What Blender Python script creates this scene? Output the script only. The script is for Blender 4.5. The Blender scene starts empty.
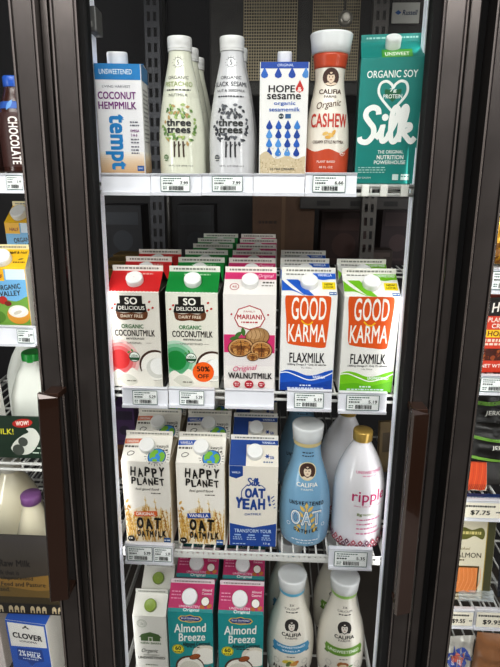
import bpy, bmesh, math, random
from mathutils import Vector, Matrix, Euler
random.seed(7)
C = bpy.context.scene.collection
R = math.radians
TILT = R(4.5)                      # the shelves slope gently towards the door
# ------------------------------------------------------------------ camera
F, W_, H_ = 520.0, 500, 667
CAMLOC = Vector((0.0, -0.915, 1.5))
PITCH, YAW, ROLL = R(13.3), R(2.5), R(-0.6)
CAMROT = (Euler((0, 0, YAW)).to_matrix() @ Euler((math.pi/2 - PITCH, 0, 0)).to_matrix() @ Euler((0, 0, -ROLL)).to_matrix())
cd = bpy.data.cameras.new('camera'); cam = bpy.data.objects.new('camera', cd); C.objects.link(cam)
cd.sensor_fit = 'VERTICAL'; cd.sensor_height = 24; cd.lens = F/H_*24; cd.clip_start = 0.01
cam.matrix_world = Matrix.Translation(CAMLOC) @ CAMROT.to_4x4()
bpy.context.scene.camera = cam

def at(px, py, Y):
    """world point on the plane y=Y seen at a photo coordinate (used to measure positions)"""
    d = CAMROT @ Vector(((px-250)/F, -(py-333.5)/F, -1))
    k = (Y-CAMLOC.y)/d.y
    return CAMLOC + d*k

# ------------------------------------------------------------------ materials
def lin(c):
    return c/12.92 if c <= 0.04045 else ((c+0.055)/1.055)**2.4
def hexl(h):
    return tuple(lin(int(h[i:i+2], 16)/255) for i in (0, 2, 4))
MATS = {}
def M(h, rough=0.42, metal=0.0, bump=0.0, trans=0.0, emit=0.0, coat=0.0, var=0.0, scale=30):
    key = (h, rough, metal, bump, trans, emit, coat, var, scale)
    if key in MATS: return MATS[key]
    m = bpy.data.materials.new('surface_'+h); m.use_nodes = True
    nt = m.node_tree; b = nt.nodes['Principled BSDF']
    c = hexl(h)
    b.inputs['Base Color'].default_value = (*c, 1)
    b.inputs['Roughness'].default_value = rough
    b.inputs['Metallic'].default_value = metal
    b.inputs['Coat Weight'].default_value = coat
    if trans: b.inputs['Transmission Weight'].default_value = trans
    if emit:
        b.inputs['Emission Color'].default_value = (*c, 1); b.inputs['Emission Strength'].default_value = emit
    if bump or var:
        tc = nt.nodes.new('ShaderNodeTexCoord'); nz = nt.nodes.new('ShaderNodeTexNoise')
        nz.inputs['Scale'].default_value = scale; nz.inputs['Detail'].default_value = 3
        nt.links.new(tc.outputs['Object'], nz.inputs['Vector'])
        if bump:
            bp = nt.nodes.new('ShaderNodeBump'); bp.inputs['Strength'].default_value = bump; bp.inputs['Distance'].default_value = 0.01
            nt.links.new(nz.outputs['Fac'], bp.inputs['Height']); nt.links.new(bp.outputs['Normal'], b.inputs['Normal'])
        if var:
            rp = nt.nodes.new('ShaderNodeValToRGB'); rp.color_ramp.elements[0].position = .3; rp.color_ramp.elements[1].position = .7
            rp.color_ramp.elements[0].color = (*[x*(1-var) for x in c], 1); rp.color_ramp.elements[1].color = (*[min(1, x*(1+var)) for x in c], 1)
            nt.links.new(nz.outputs['Fac'], rp.inputs['Fac']); nt.links.new(rp.outputs['Color'], b.inputs['Base Color'])
    MATS[key] = m
    return m
def CM(h): return M(h, 0.38, bump=0.12, scale=18)      # waxed carton board
def PL(h): return M(h, 0.3)                            # plastic
def INK(h): return M(h, 0.45)
BRONZE = M('5c5856', 0.28, 0.85, var=0.12, scale=14)
BRONZE_HIGHLIGHT = M('a8a19c', 0.22, 0.9)  # lighter copy of the bronze, edge highlights put into the colour
BLACK = M('040404', 0.95)
WHITE_PL = M('e9eaf0', 0.35)
WIRE = M('dcdcd8', 0.4)

def glass_mat():
    m = bpy.data.materials.new('door_glass'); m.use_nodes = True
    nt = m.node_tree; nt.nodes.clear()
    o = nt.nodes.new('ShaderNodeOutputMaterial'); t = nt.nodes.new('ShaderNodeBsdfTransparent'); g = nt.nodes.new('ShaderNodeBsdfGlossy')
    mx = nt.nodes.new('ShaderNodeMixShader'); lw = nt.nodes.new('ShaderNodeFresnel'); lw.inputs['IOR'].default_value = 1.25
    t.inputs['Color'].default_value = (0.96, 0.97, 0.97, 1); g.inputs['Roughness'].default_value = 0.02
    nt.links.new(lw.outputs[0], mx.inputs[0]); nt.links.new(t.outputs[0], mx.inputs[1]); nt.links.new(g.outputs[0], mx.inputs[2]); nt.links.new(mx.outputs[0], o.inputs[0])
    return m
GLASS = glass_mat()
def frosted(h, a):
    m = bpy.data.materials.new('frosted_'+h); m.use_nodes = True
    b = m.node_tree.nodes['Principled BSDF']; b.inputs['Base Color'].default_value = (*hexl(h), 1); b.inputs['Roughness'].default_value = 0.25; b.inputs['Alpha'].default_value = a
    return m
FROST = frosted('f4f6f6', 0.85)
FILM = frosted('dfe6e8', 0.35)

# ------------------------------------------------------------------ object helpers
def tag(o, label=None, cat=None, group=None, kind=None):
    if label: o['label'] = label
    if cat: o['category'] = cat
    if group: o['group'] = group
    if kind: o['kind'] = kind
    return o
def empty(name, loc=(0, 0, 0), rot=(0, 0, 0), label=None, cat=None, group=None, kind=None):
    o = bpy.data.objects.new(name, None); C.objects.link(o); o.empty_display_size = .02
    o.location = loc; o.rotation_euler = rot
    return tag(o, label, cat, group, kind)
def link(name, me, parent=None, mats=None, label=None):
    o = bpy.data.objects.new(name, me); C.objects.link(o)
    if mats:
        for m in mats: me.materials.append(m)
    if parent is not None: o.parent = parent
    if label: o['label'] = label
    return o
def kids(o): return [c for c in bpy.data.objects if c.parent == o]
KIDS = {}
def dup(root, loc=None, rot=None, label=None, group=None):
    if root.name not in KIDS:
        KIDS[root.name] = [(c, kids(c)) for c in kids(root)]
    r = root.copy(); C.objects.link(r)
    if loc is not None: r.location = loc
    if rot is not None: r.rotation_euler = rot
    if label: r['label'] = label
    if group: r['group'] = group
    for c, gs in KIDS[root.name]:
        d = c.copy(); C.objects.link(d); d.parent = r
        for g in gs:
            e = g.copy(); C.objects.link(e); e.parent = d
    return r

class MB:
    """collects boxes, tubes, lathes ... into one mesh"""
    def __init__(s): s.v = []; s.f = []; s.mi = []; s.sm = []; s.mats = []
    def m(s, mat):
        if mat not in s.mats: s.mats.append(mat)
        return s.mats.index(mat)
    def add(s, vs, fs, mat, smooth=False):
        b = len(s.v); i = s.m(mat)
        s.v += [tuple(v) for v in vs]
        for f in fs: s.f.append(tuple(b+k for k in f)); s.mi.append(i); s.sm.append(smooth)
    def box(s, x0, y0, z0, x1, y1, z1, mat, bev=0.0):
        bm = bmesh.new(); bmesh.ops.create_cube(bm, size=1)
        for v in bm.verts: v.co = Vector(((x0+x1)/2+v.co.x*(x1-x0), (y0+y1)/2+v.co.y*(y1-y0), (z0+z1)/2+v.co.z*(z1-z0)))
        if bev: bmesh.ops.bevel(bm, geom=bm.edges[:], offset=bev, segments=2, affect='EDGES', profile=.5)
        s.bm(bm, mat)
    def bm(s, bm, mat, smooth=False):
        bm.verts.index_update()
        s.add([v.co.copy() for v in bm.verts], [[v.index for v in f.verts] for f in bm.faces], mat, smooth); bm.free()
    def tube(s, pts, r, mat, n=6, closed=False):
        pts = [Vector(p) for p in pts]; vs = []; fs = []
        N = len(pts)
        for i, p in enumerate(pts):
            a = pts[(i-1) % N] if closed or i else p; b = pts[(i+1) % N] if closed or i < N-1 else p
            d = (b-a).normalized(); u = d.orthogonal().normalized() if abs(d.z) > .9 else d.cross(Vector((0, 0, 1))).normalized(); w = d.cross(u)
            rr = r[i] if isinstance(r, (list, tuple)) else r
            vs += [p+u*math.cos(2*math.pi*k/n)*rr+w*math.sin(2*math.pi*k/n)*rr for k in range(n)]
        for i in range(N if closed else N-1):
            j = (i+1) % N
            for k in range(n): fs.append((i*n+k, i*n+(k+1) % n, j*n+(k+1) % n, j*n+k))
        if not closed: fs.append(tuple(range(n))[::-1]); fs.append(tuple((N-1)*n+k for k in range(n)))
        s.add(vs, fs, mat, True)
    def lathe(s, prof, mat, n=36, T=None, ex=2.0, asp=1.0, smooth=True):
        vs = []; fs = []
        for r, z in prof:
            for k in range(n):
                a = 2*math.pi*k/n; c, d = math.cos(a), math.sin(a)
                if ex != 2.0:
                    q = (abs(c)**ex+abs(d)**ex)**(-1/ex); c *= q; d *= q
                v = Vector((r*c, r*asp*d, z)); vs.append(T @ v if T else v)
        for i in range(len(prof)-1):
            for k in range(n): fs.append((i*n+k, i*n+(k+1) % n, (i+1)*n+(k+1) % n, (i+1)*n+k))
        fs.append(tuple(range(n))[::-1]); fs.append(tuple((len(prof)-1)*n+k for k in range(n)))
        s.add(vs, fs, mat, smooth)
        s.sm[-1] = False; s.sm[-2] = False
    def mesh(s, name='mesh'):
        me = bpy.data.meshes.new(name); me.from_pydata(s.v, [], s.f)
        for m in s.mats: me.materials.append(m)
        me.polygons.foreach_set('material_index', s.mi); me.polygons.foreach_set('use_smooth', s.sm); me.update()
        return me
    def build(s, name, parent=None, label=None): return link(name, s.mesh(name), parent, None, label)

def spline(pts, n=6):
    out = []; N = len(pts)
    for i in range(N-1):
        p0 = pts[max(i-1, 0)]; p1 = pts[i]; p2 = pts[i+1]; p3 = pts[min(i+2, N-1)]
        for k in range(n):
            t = k/n
            out.append(tuple(.5*(2*b+(c-a)*t+(2*a-5*b+4*c-d)*t*t+(3*b-a-3*c+d)*t**3) for a, b, c, d in zip(p0, p1, p2, p3)))
    out.append(tuple(pts[-1])); return out

# ------------------------------------------------------------------ printed artwork (real thin layers lying on the package surface)
TEXT = {}
def text_mesh(s, bold, shear):
    k = (s, bold, shear)
    if k not in TEXT:
        cu = bpy.data.curves.new('t', 'FONT'); cu.body = s; cu.shear = shear; cu.resolution_u = 3
        cu.fill_mode = 'FRONT'; cu.align_x = 'CENTER'; cu.space_character = 1.0+bold*2
        o = bpy.data.objects.new('t', cu); C.objects.link(o)
        dg = bpy.context.evaluated_depsgraph_get()
        me = bpy.data.meshes.new_from_object(o.evaluated_get(dg))
        vs = [(v.co.x, v.co.y) for v in me.vertices]; fs = [tuple(p.vertices) for p in me.polygons]
        bpy.data.objects.remove(o); bpy.data.curves.remove(cu); bpy.data.meshes.remove(me)
        if bold > 0:
            k4 = bold*1.1; base = vs; bf = fs; vs = []; fs = []
            for dx, dy in ((-k4, -k4*.6), (k4, -k4*.6), (-k4, k4*.6), (k4, k4*.6)):
                n0 = len(vs); vs += [(x+dx, y+dy) for x, y in base]; fs += [tuple(n0+q for q in f) for f in bf]
        x0 = min(v[0] for v in vs); x1 = max(v[0] for v in vs); y0 = min(v[1] for v in vs); y1 = max(v[1] for v in vs)
        k = (s, bold, shear)
        TEXT[k] = ([(x-(x0+x1)/2, y-(y0+y1)/2) for x, y in vs], fs, x1-x0, y1-y0)
    return TEXT[k]

class Art:
    """coordinates in percent of the printed face: u from its left, v from its top"""
    EPS = 0.00002
    def __init__(s, w, h): s.w = w; s.h = h; s.items = []; s.part = 'printed_front'; s.n = 0; s.step = 1; s.vs = 1.0
    def P(s, u, v): return ((u-50)/100*s.w, (100-v*s.vs)/100*s.h)
    def raw(s, vs, fs, mat, lift=None): s.items.append((s.part, vs, fs, INK(mat) if isinstance(mat, str) else mat, s.n, lift)); s.n += s.step
    def rect(s, u0, v0, u1, v1, mat): s.poly([(u0, v0), (u1, v0), (u1, v1), (u0, v1)], mat)
    def poly(s, pts, mat):
        vs = [s.P(*p) for p in pts]
        a = sum(vs[i][0]*vs[(i+1) % len(vs)][1]-vs[(i+1) % len(vs)][0]*vs[i][1] for i in range(len(vs)))
        if a < 0: vs.reverse()
        s.raw(vs, [tuple(range(len(vs)))], mat)
    def spoly(s, pts, mat, n=4): s.poly(spline(list(pts)+[pts[0]], n)[:-1], mat)
    def ell(s, cu, cv, ru, rv, mat, rot=0, n=20):
        """ellipse; both radii in percent of the width"""
        x0, z0 = s.P(cu, cv); a = R(rot); k = s.w/100
        s.raw([(x0+(ru*math.cos(t)*math.cos(a)-rv*math.sin(t)*math.sin(a))*k, z0+(ru*math.cos(t)*math.sin(a)+rv*math.sin(t)*math.cos(a))*k) for t in [2*math.pi*i/n for i in range(n)]], [tuple(range(n))], mat)
    def circ(s, cu, cv, r, mat, n=20): s.ell(cu, cv, r, r, mat, 0, n)
    def ring(s, cu, cv, r, wd, mat, ru=None, a0=0, a1=360, n=24):
        x0, z0 = s.P(cu, cv); k = s.w/100; ru = ru or r; vs = []; full = a1-a0 >= 360
        for i in range(n+1):
            t = R(a0+(a1-a0)*i/n)
            for q in (0, wd): vs.append((x0+(ru-q)*math.cos(t)*k, z0+(r-q)*math.sin(t)*k))
        s.raw(vs, [(2*i, 2*i+2, 2*i+3, 2*i+1) for i in range(n)], mat)
    def stroke(s, pts, wd, mat, n=5, smooth=True):
        if smooth and len(pts) > 2: pts = spline(pts, n)
        q = [Vector(s.P(*p)) for p in pts]; k = s.w/100; vs = []; N = len(q)
        for i, p in enumerate(q):
            d = (q[min(i+1, N-1)]-q[max(i-1, 0)]); d = d.normalized() if d.length else Vector((1, 0)); nn = Vector((-d.y, d.x))
            ww = (wd if not isinstance(wd, (list, tuple)) else wd[0]+(wd[1]-wd[0])*i/(N-1))*k/2
            vs += [tuple(p+nn*ww), tuple(p-nn*ww)]
        s.raw(vs, [(2*i+1, 2*i+3, 2*i+2, 2*i) for i in range(N-1)], mat, [.9*(i//2)/N for i in range(2*N)]); s.n += s.step*.5
    def text(s, t, cu, cv, wu, hv, mat, bold=0.0, rot=0, shear=0.0):
        """lettering fitted into a box wu by hv percent (None keeps the face's own proportion)"""
        vs, fs, tw, th = text_mesh(t, bold, shear)
        W = None if wu is None else wu/100*s.w; H = None if hv is None else hv/100*s.h*s.vs
        if rot in (90, -90):
            W, H = (None if hv is None else hv/100*s.h*s.vs), (None if wu is None else wu/100*s.w)
        sx = W/tw if W else H/th; sy = H/th if H else W/tw
        x0, z0 = s.P(cu, cv); c, d = math.cos(R(rot)), math.sin(R(rot))
        s.raw([(x0+x*sx*c-y*sy*d, z0+x*sx*d+y*sy*c) for x, y in vs], fs, mat, [.35*(4*i//len(vs)) for i in range(len(vs))] if bold > 0 else None); s.n += s.step*.6
    def dashes(s, u0, u1, v, h, mat, fill=.72, seed=0):
        """fine print too small to read"""
        rn = random.Random(int(u0*31+v*17+seed)); u = u0; vs = []; fs = []
        while u < u1-1:
            l = min(rn.uniform(2, 7), u1-u); b = len(vs)
            vs += [s.P(u, v+h/2), s.P(u+l, v+h/2), s.P(u+l, v-h/2), s.P(u, v-h/2)]; fs.append((b, b+1, b+2, b+3)); u += l+1.6
        if fs: s.raw(vs, fs, mat)
    def drop(s, cu, cv, r, mat):
        x = s.w/s.h
        s.poly([(cu, cv-1.9*r*x), (cu+.55*r, cv-.75*r*x), (cu+.95*r, cv+.1*r*x), (cu+.8*r, cv+.7*r*x), (cu, cv+1.05*r*x), (cu-.8*r, cv+.7*r*x), (cu-.95*r, cv+.1*r*x), (cu-.55*r, cv-.75*r*x)], mat)
    def leaf(s, cu, cv, l, wd, rot, mat):
        x0, z0 = s.P(cu, cv); k = s.w/100; a = R(rot); pts = []
        for t in (0, .25, .5, .75, 1, .75, .5, .25): pts.append(t)
        vs = []
        for i, t in enumerate(pts):
            y = math.sin(math.pi*t)*wd/2*(1 if i < 4 else -1); x = (t-.5)*l
            vs.append((x0+(x*math.cos(a)-y*math.sin(a))*k, z0+(x*math.sin(a)+y*math.cos(a))*k))
        s.raw(vs[::-1], [tuple(range(8))], mat)
    def build(s, parent, mapf=None, cuts=None):
        """one mesh per named part; mapf(x, lift, z) lays the flat print on the surface"""
        names = []
        for it in s.items:
            if it[0] not in names: names.append(it[0])
        jobs = []
        for nm in names:
            its = [it for it in s.items if it[0] == nm]; cl = []
            for it in its:
                bb = [min(v[0] for v in it[1]), min(v[1] for v in it[1]), max(v[0] for v in it[1]), max(v[1] for v in it[1])]; mine = [it]; keep = []
                for b2, l2 in cl:
                    gx = max(0, b2[0]-bb[2], bb[0]-b2[2]); gy = max(0, b2[1]-bb[3], bb[1]-b2[3])
                    if math.hypot(gx, gy) < .016: bb = [min(bb[0], b2[0]), min(bb[1], b2[1]), max(bb[2], b2[2]), max(bb[3], b2[3])]; mine = l2+mine
                    else: keep.append((b2, l2))
                cl = keep+[(bb, mine)]
            jobs += [(nm, l2) for _, l2 in cl]
        for nm, its in jobs:
            bm = bmesh.new(); mats = []
            for p, vs, fs, mat, ly, lift in its:
                if mat not in mats: mats.append(mat)
                mi = mats.index(mat); y = 0.0003+ly*s.EPS
                bv = [bm.verts.new((x, -y-(lift[i]*s.EPS if lift else 0), z)) for i, (x, z) in enumerate(vs)]
                for f in fs:
                    try: fc = bm.faces.new([bv[i] for i in f]); fc.material_index = mi
                    except ValueError: pass
            if not bm.verts: bm.free(); continue
            hw = s.w/2
            for co, no in (((hw, 0, 0), (1, 0, 0)), ((-hw, 0, 0), (-1, 0, 0)), ((0, 0, 0), (0, 0, -1)), ((0, 0, s.h), (0, 0, 1))):
                if mapf and cuts and no[0]: continue
                if any((v.co-Vector(co)).dot(Vector(no)) > 1e-6 for v in bm.verts):
                    bmesh.ops.bisect_plane(bm, geom=bm.verts[:]+bm.edges[:]+bm.faces[:], plane_co=co, plane_no=no, clear_outer=True)
            if cuts:
                cx, cz = cuts
                xs = [v.co.x for v in bm.verts]; zs = [v.co.z for v in bm.verts]
                if not xs: bm.free(); continue
                x = math.ceil(min(xs)/cx)*cx
                while x < max(xs):
                    bmesh.ops.bisect_plane(bm, geom=bm.verts[:]+bm.edges[:]+bm.faces[:], plane_co=(x, 0, 0), plane_no=(1, 0, 0)); x += cx
                z = math.ceil(min(zs)/cz)*cz
                while z < max(zs):
                    bmesh.ops.bisect_plane(bm, geom=bm.verts[:]+bm.edges[:]+bm.faces[:], plane_co=(0, 0, z), plane_no=(0, 0, 1)); z += cz
            if mapf:
                for v in bm.verts: v.co = Vector(mapf(v.co.x, -v.co.y, v.co.z))
            for f in bm.faces:
                f.normal_update()
            if not bm.faces: bm.free(); continue
            me = bpy.data.meshes.new(nm); bm.to_mesh(me); bm.free()
            link(nm, me, parent, mats)
# ------------------------------------------------------------------ package builders (local origin: middle of the front bottom edge, z up, +y to the back)
def place_loc(px, py, Y=0.0, dy=0.0):
    p = at(px, py, Y); return (p.x, Y+dy*math.cos(TILT), p.z+dy*math.sin(TILT))
def screw_cap(parent, mat, r, h, loc, tilt, ribs=True, name='cap', flat=True):
    mb = MB(); T = Matrix.Translation(loc) @ Matrix.Rotation(tilt, 4, 'X')
    n = 48; vs = []; fs = []
    prof = [(r*.98, 0), (r, h*.08), (r, h*.8), (r*.95, h*.95), (r*.88, h), (r*.8, h*.985), (0.0005, h*.985)]
    for j, (rr, z) in enumerate(prof):
        for k in range(n):
            q = rr*(1-.035*(k % 2)) if ribs and j in (1, 2) else rr
            vs.append(T @ Vector((q*math.cos(2*math.pi*k/n), q*math.sin(2*math.pi*k/n), z)))
    for j in range(len(prof)-1):
        for k in range(n): fs.append((j*n+k, j*n+(k+1) % n, (j+1)*n+(k+1) % n, (j+1)*n+k))
    mb.add(vs, fs, mat, True)
    return mb.build(name, parent)

def carton(name, label, cat, group, loc, w, hb, roof, fin, col, front, top, d=None, side=None, roofcol=None, fincol=None, vscale=1.0, cap=('f4f4f2', .0155, .012, 50, 50), rotz=0.0, finart=None, sideart=None):
    d = d or w
    root = empty(name, loc, (TILT, 0, rotz), label, cat, group)
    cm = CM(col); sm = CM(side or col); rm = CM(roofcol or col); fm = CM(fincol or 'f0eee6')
    mb = MB(); bm = bmesh.new(); bmesh.ops.create_cube(bm, size=1)
    for v in bm.verts: v.co = Vector((v.co.x*w, (v.co.y+.5)*d, (v.co.z+.5)*hb))
    bmesh.ops.bevel(bm, geom=[e for e in bm.edges if abs(e.verts[0].co.z-e.verts[1].co.z) > .01], offset=.0022, segments=2, affect='EDGES', profile=.5)
    bm.verts.index_update(); bm.faces.ensure_lookup_table()
    vs = [v.co.copy() for v in bm.verts]
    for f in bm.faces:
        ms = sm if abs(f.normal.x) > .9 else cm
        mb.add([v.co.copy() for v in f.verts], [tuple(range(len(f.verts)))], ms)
    bm.free(); mb.build('body', root)
    g = MB(); t = .0012; a = w/2-.0006; A = w*.30
    for s in (-1, 1):
        vs = [(s*a, .0006, hb), (s*a, d-.0006, hb), (s*(a-A*.9), d/2, hb+roof*.86), (s*a, d/2-t, hb+roof), (s*a, d/2+t, hb+roof)]
        g.add(vs, [(0, 1, 2), (0, 2, 3), (1, 4, 2)], CM(side or roofcol or col))
    g.add([(-a, .0006, hb), (a, .0006, hb), (a, d/2-t, hb+roof), (-a, d/2-t, hb+roof)], [(0, 1, 2, 3)], rm)
    g.add([(a, d-.0006, hb), (-a, d-.0006, hb), (-a, d/2+t, hb+roof), (a, d/2+t, hb+roof)], [(0, 1, 2, 3)], rm)
    g.build('gable_top', root)
    f = MB(); f.box(-a, d/2-t, hb+roof-.001, a, d/2+t, hb+roof+fin, fm, .0006); fo = f.build('top_seal', root)
    run = d/2-t-.0006; sl = math.hypot(roof, run); th = math.atan2(roof, run)      # slope frame
    def slope(x, lift, q):     # q measured up the slope
        k = q*math.cos(th); return (x, .0006+k-lift*math.sin(th), hb+q*math.sin(th)+lift*math.cos(th))
    if cap:
        cc, cr, ch, cu, cv = cap
        q = sl*(100-cv)/100
        screw_cap(root, PL(cc), cr, ch, slope((cu-50)/100*w, .0006, q), th)
    if front:
        art = Art(w-.003, hb); art.vs = vscale; front(art); art.build(root, lambda x, l, z: (x, -l, z))
    if top:
        art = Art(w-.002, sl); art.part = 'printed_gable'; top(art); art.build(root, slope)
    art = Art(w-.003, fin); art.part = 'seal_print'
    if finart: finart(art)
    else: art.dashes(8, 92, 50, 30, '8a8a84')
    art.build(root, lambda x, l, z: (x, d/2-t-l, hb+roof+z))
    if sideart:
        art = Art(d-.003, hb); art.vs = vscale; art.part = 'printed_side'; sideart(art); art.build(root, lambda x, l, z: (w/2+l, d/2+x, z))
    return root

def bottle(name, label, cat, group, loc, prof, mat, front, cap=None, ring=None, rotz=0.0, n=40, artw=None, arth=None, extra=None, body="body", vscale=1.0):
    """prof: (radius, height) list, smooth; local origin at the base centre"""
    root = empty(name, loc, (TILT, 0, rotz), label, cat, group)
    P = spline(prof, 5)
    mb = MB(); mb.lathe(P, mat, n); mb.build(body, root)
    zs = [p[1] for p in P]
    def rad(z):
        z = max(zs[0], min(zs[-1], z))
        for i in range(len(P)-1):
            if P[i][1] <= z <= P[i+1][1] and P[i+1][1] > P[i][1]:
                t = (z-P[i][1])/(P[i+1][1]-P[i][1]); return P[i][0]+(P[i+1][0]-P[i][0])*t
        return P[-1][0]
    Rm = max(p[0] for p in P)
    if ring:
        for nm, z0, z1, dr, rm in ring:
            q = MB(); k = 6
            q.lathe([(rad(z0)-.0005, z0)]+[(rad(z0+(z1-z0)*i/k)+dr, z0+(z1-z0)*i/k) for i in range(k+1)]+[(rad(z1)-.0005, z1)], rm, n); q.build(nm, root)
    if cap:
        nm, cp, cm, ribs = cap
        q = MB(); nn = 60; vs = []; fs = []
        for j, (r, z) in enumerate(cp):
            for k in range(nn):
                rr = r*(1-.03*(k % 2)) if ribs and 1 <= j <= len(cp)-4 else r
                vs.append((rr*math.cos(2*math.pi*k/nn), rr*math.sin(2*math.pi*k/nn), z))
        for j in range(len(cp)-1):
            for k in range(nn): fs.append((j*nn+k, j*nn+(k+1) % nn, (j+1)*nn+(k+1) % nn, (j+1)*nn+k))
        q.add(vs, fs, cm, True); q.build(nm, root)
    if front:
        ah = arth or zs[-1]
        art = Art(2*Rm, ah); art.vs = vscale; front(art)
        def mapf(x, l, z):
            r = rad(z); a = x/max(r, Rm*.55); r += l; return (r*math.sin(a), -r*math.cos(a), z)
        art.build(root, mapf, (.004, .005))
    return root

def woman(a, cu, cv, r, dark='3a2a20', skin='d9c9b5', ringcol=None):
    """small round portrait emblem"""
    x = a.w/a.h
    if ringcol: a.circ(cu, cv, r*1.12, ringcol)
    a.circ(cu, cv, r, dark)
    a.ell(cu, cv+.05*r*x, r*.46, r*.6, skin)
    a.spoly([(cu-.5*r, cv-.1*r*x), (cu-.3*r, cv-.6*r*x), (cu, cv-.35*r*x), (cu+.3*r, cv-.6*r*x), (cu+.5*r, cv-.1*r*x), (cu+.35*r, cv-.3*r*x), (cu, cv-.22*r*x), (cu-.35*r, cv-.3*r*x)], dark)
    for s in (-1, 1): a.circ(cu+s*.18*r, cv-.02*r*x, .07*r, dark, 8)
    a.ell(cu, cv+.32*r*x, .15*r, .05*r, '9a5040', 0, 8)
    a.spoly([(cu-.75*r, cv+.75*r*x), (cu-.35*r, cv+.62*r*x), (cu, cv+.78*r*x), (cu+.35*r, cv+.62*r*x), (cu+.75*r, cv+.75*r*x), (cu, cv+1.0*r*x)], skin)

# ------------------------------------------------------------------ artwork, package by package
def hemp_front(a):
    a.rect(0, 0, 100, 14, '1b84c4')
    for i in range(10): a.rect(0, 80+i*2, 100, 82+i*2, ['f2ede6', 'efe4d8', 'ecdcca', 'e8d4bd', 'e4ccb0', 'e0c5a6', 'dcbf9e', 'd9ba97', 'd6b591', 'd3b08a'][i])
    a.part = 'lettering'
    a.text('UNSWEETENED', 46, 7, 72, 4.6, 'e9f4fb', .012)
    a.text('LIVING HARVEST', 46, 20, 62, 2.2, '6a6a78')
    a.text('COCONUT', 46, 28, 84, 6.6, '7a2a7c', .02); a.text('HEMPMILK', 46, 37, 84, 6.6, '7a2a7c', .02)
    a.part = 'logo'
    a.text('tempt', 36, 71, 46, 52, '1f86c6', .035, rot=-90)
    a.part = 'lettering'
    for v in (52, 55): a.dashes(72, 92, v, 1.2, '6a6a78')
    a.text('OMEGA', 82, 60, 20, 2.4, '7a2a7c', .02); a.text('3 & 6', 80, 64, 14, 2.4, '7a2a7c', .02)
    for v in (68, 71, 75, 78, 81): a.dashes(72, 90, v, 1.2, '6a6a78', seed=v)
    a.rect(84, 93, 99, 98, '2a5ca0'); a.text('GMO', 91, 95.5, 11, 1.8, 'e8f0f8')
def hemp_side(a):
    a.rect(0, 0, 100, 14, '1b78b4')
    for v in range(22, 74, 4): a.dashes(10, 80, v, 1.4, '8a8a92', seed=v)
    for i in range(10): a.rect(0, 80+i*2, 100, 82+i*2, ['f2ede6', 'efe4d8', 'ecdcca', 'e8d4bd', 'e4ccb0', 'e0c5a6', 'dcbf9e', 'd9ba97', 'd6b591', 'd3b08a'][i])

def trees_front(kind):
    def f(a):
        ink, acc = ('5a5c58', '9aa86a') if kind == 'green' else ('3c3e44', '55575c')
        L = ['6f9050', '8fae62', 'a9bd78', '5b7f48', 'b99a66'] if kind == 'green' else ['3f4147', '55585e', '6a6d73', '33353a', '484a50']
        a.part = 'badge'
        a.ring(50, 15, 9.5, .9, ink, a0=25, a1=155); a.ring(50, 15, 9.5, .9, ink, a0=205, a1=335); a.text('5', 50, 15, None, 3.8, ink)
        for k in range(12): a.circ(50+12*math.cos(k*.52), 15+12*math.sin(k*.52)*a.w/a.h, .7, ink, 6)
        a.part = 'lettering'
        a.text('ORGANIC', 50, 26.5, 44, 2.4, ink)
        if kind == 'green':
            a.text('PISTACHIO', 50, 31.5, 62, 3.6, acc, .01)
            a.dashes(24, 76, 36, 1.1, ink); a.text('NUTMILK', 50, 40, 40, 2.0, ink)
        else:
            a.text('BLACK SESAME', 50, 31.5, 76, 3.6, acc, .01)
            a.text('NUT & SEEDMILK', 50, 36.5, 62, 2.0, ink); a.dashes(22, 78, 41, 1.1, ink)
        a.part = 'picture'; rn = random.Random(3)
        a.step = .1
        for i in range(120):
            t = rn.uniform(0, 2*math.pi); r = rn.uniform(12, 39)
            u = 50+r*math.cos(t); v = 64+r*math.sin(t)*a.w/a.h*1.25
            if abs(v-64) < 6.2 and abs(u-50) < 29: continue
            if v > 74 and abs(u-50) < 16: continue
            a.leaf(u, v, rn.uniform(8, 11), rn.uniform(4.5, 6), rn.uniform(0, 180), L[i % 5])
        a.step = 1
        for dx, h in ((-9, 84), (0, 86), (9, 84)):
            a.stroke([(50+dx, 76), (50+dx*1.05, h), (50+dx*1.1, 88.5)], 3.2, '4a3a2c' if kind == 'green' else '2c2d31'); a.stroke([(50+dx, 81), (54+dx, 78)], 1.4, '4a3a2c' if kind == 'green' else '2c2d31')
        a.part = 'logo'
        a.text('three', 50, 61.2, 52, 5.6, '2f3230', .03); a.text('trees', 50, 67.2, 50, 4.6, '2f3230', .03)
        a.part = 'lettering'
        a.circ(20, 89, 6.5, '5c7d4a' if kind == 'green' else '4c5056'); a.text('USDA', 20, 88.2, 9, 1.4, 'e8e8e0'); a.dashes(14, 26, 90.2, .8, 'e8e8e0')
        a.text('28 FL OZ (828 mL)', 52, 95.5, 52, 1.5, ink)
    return f

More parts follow.
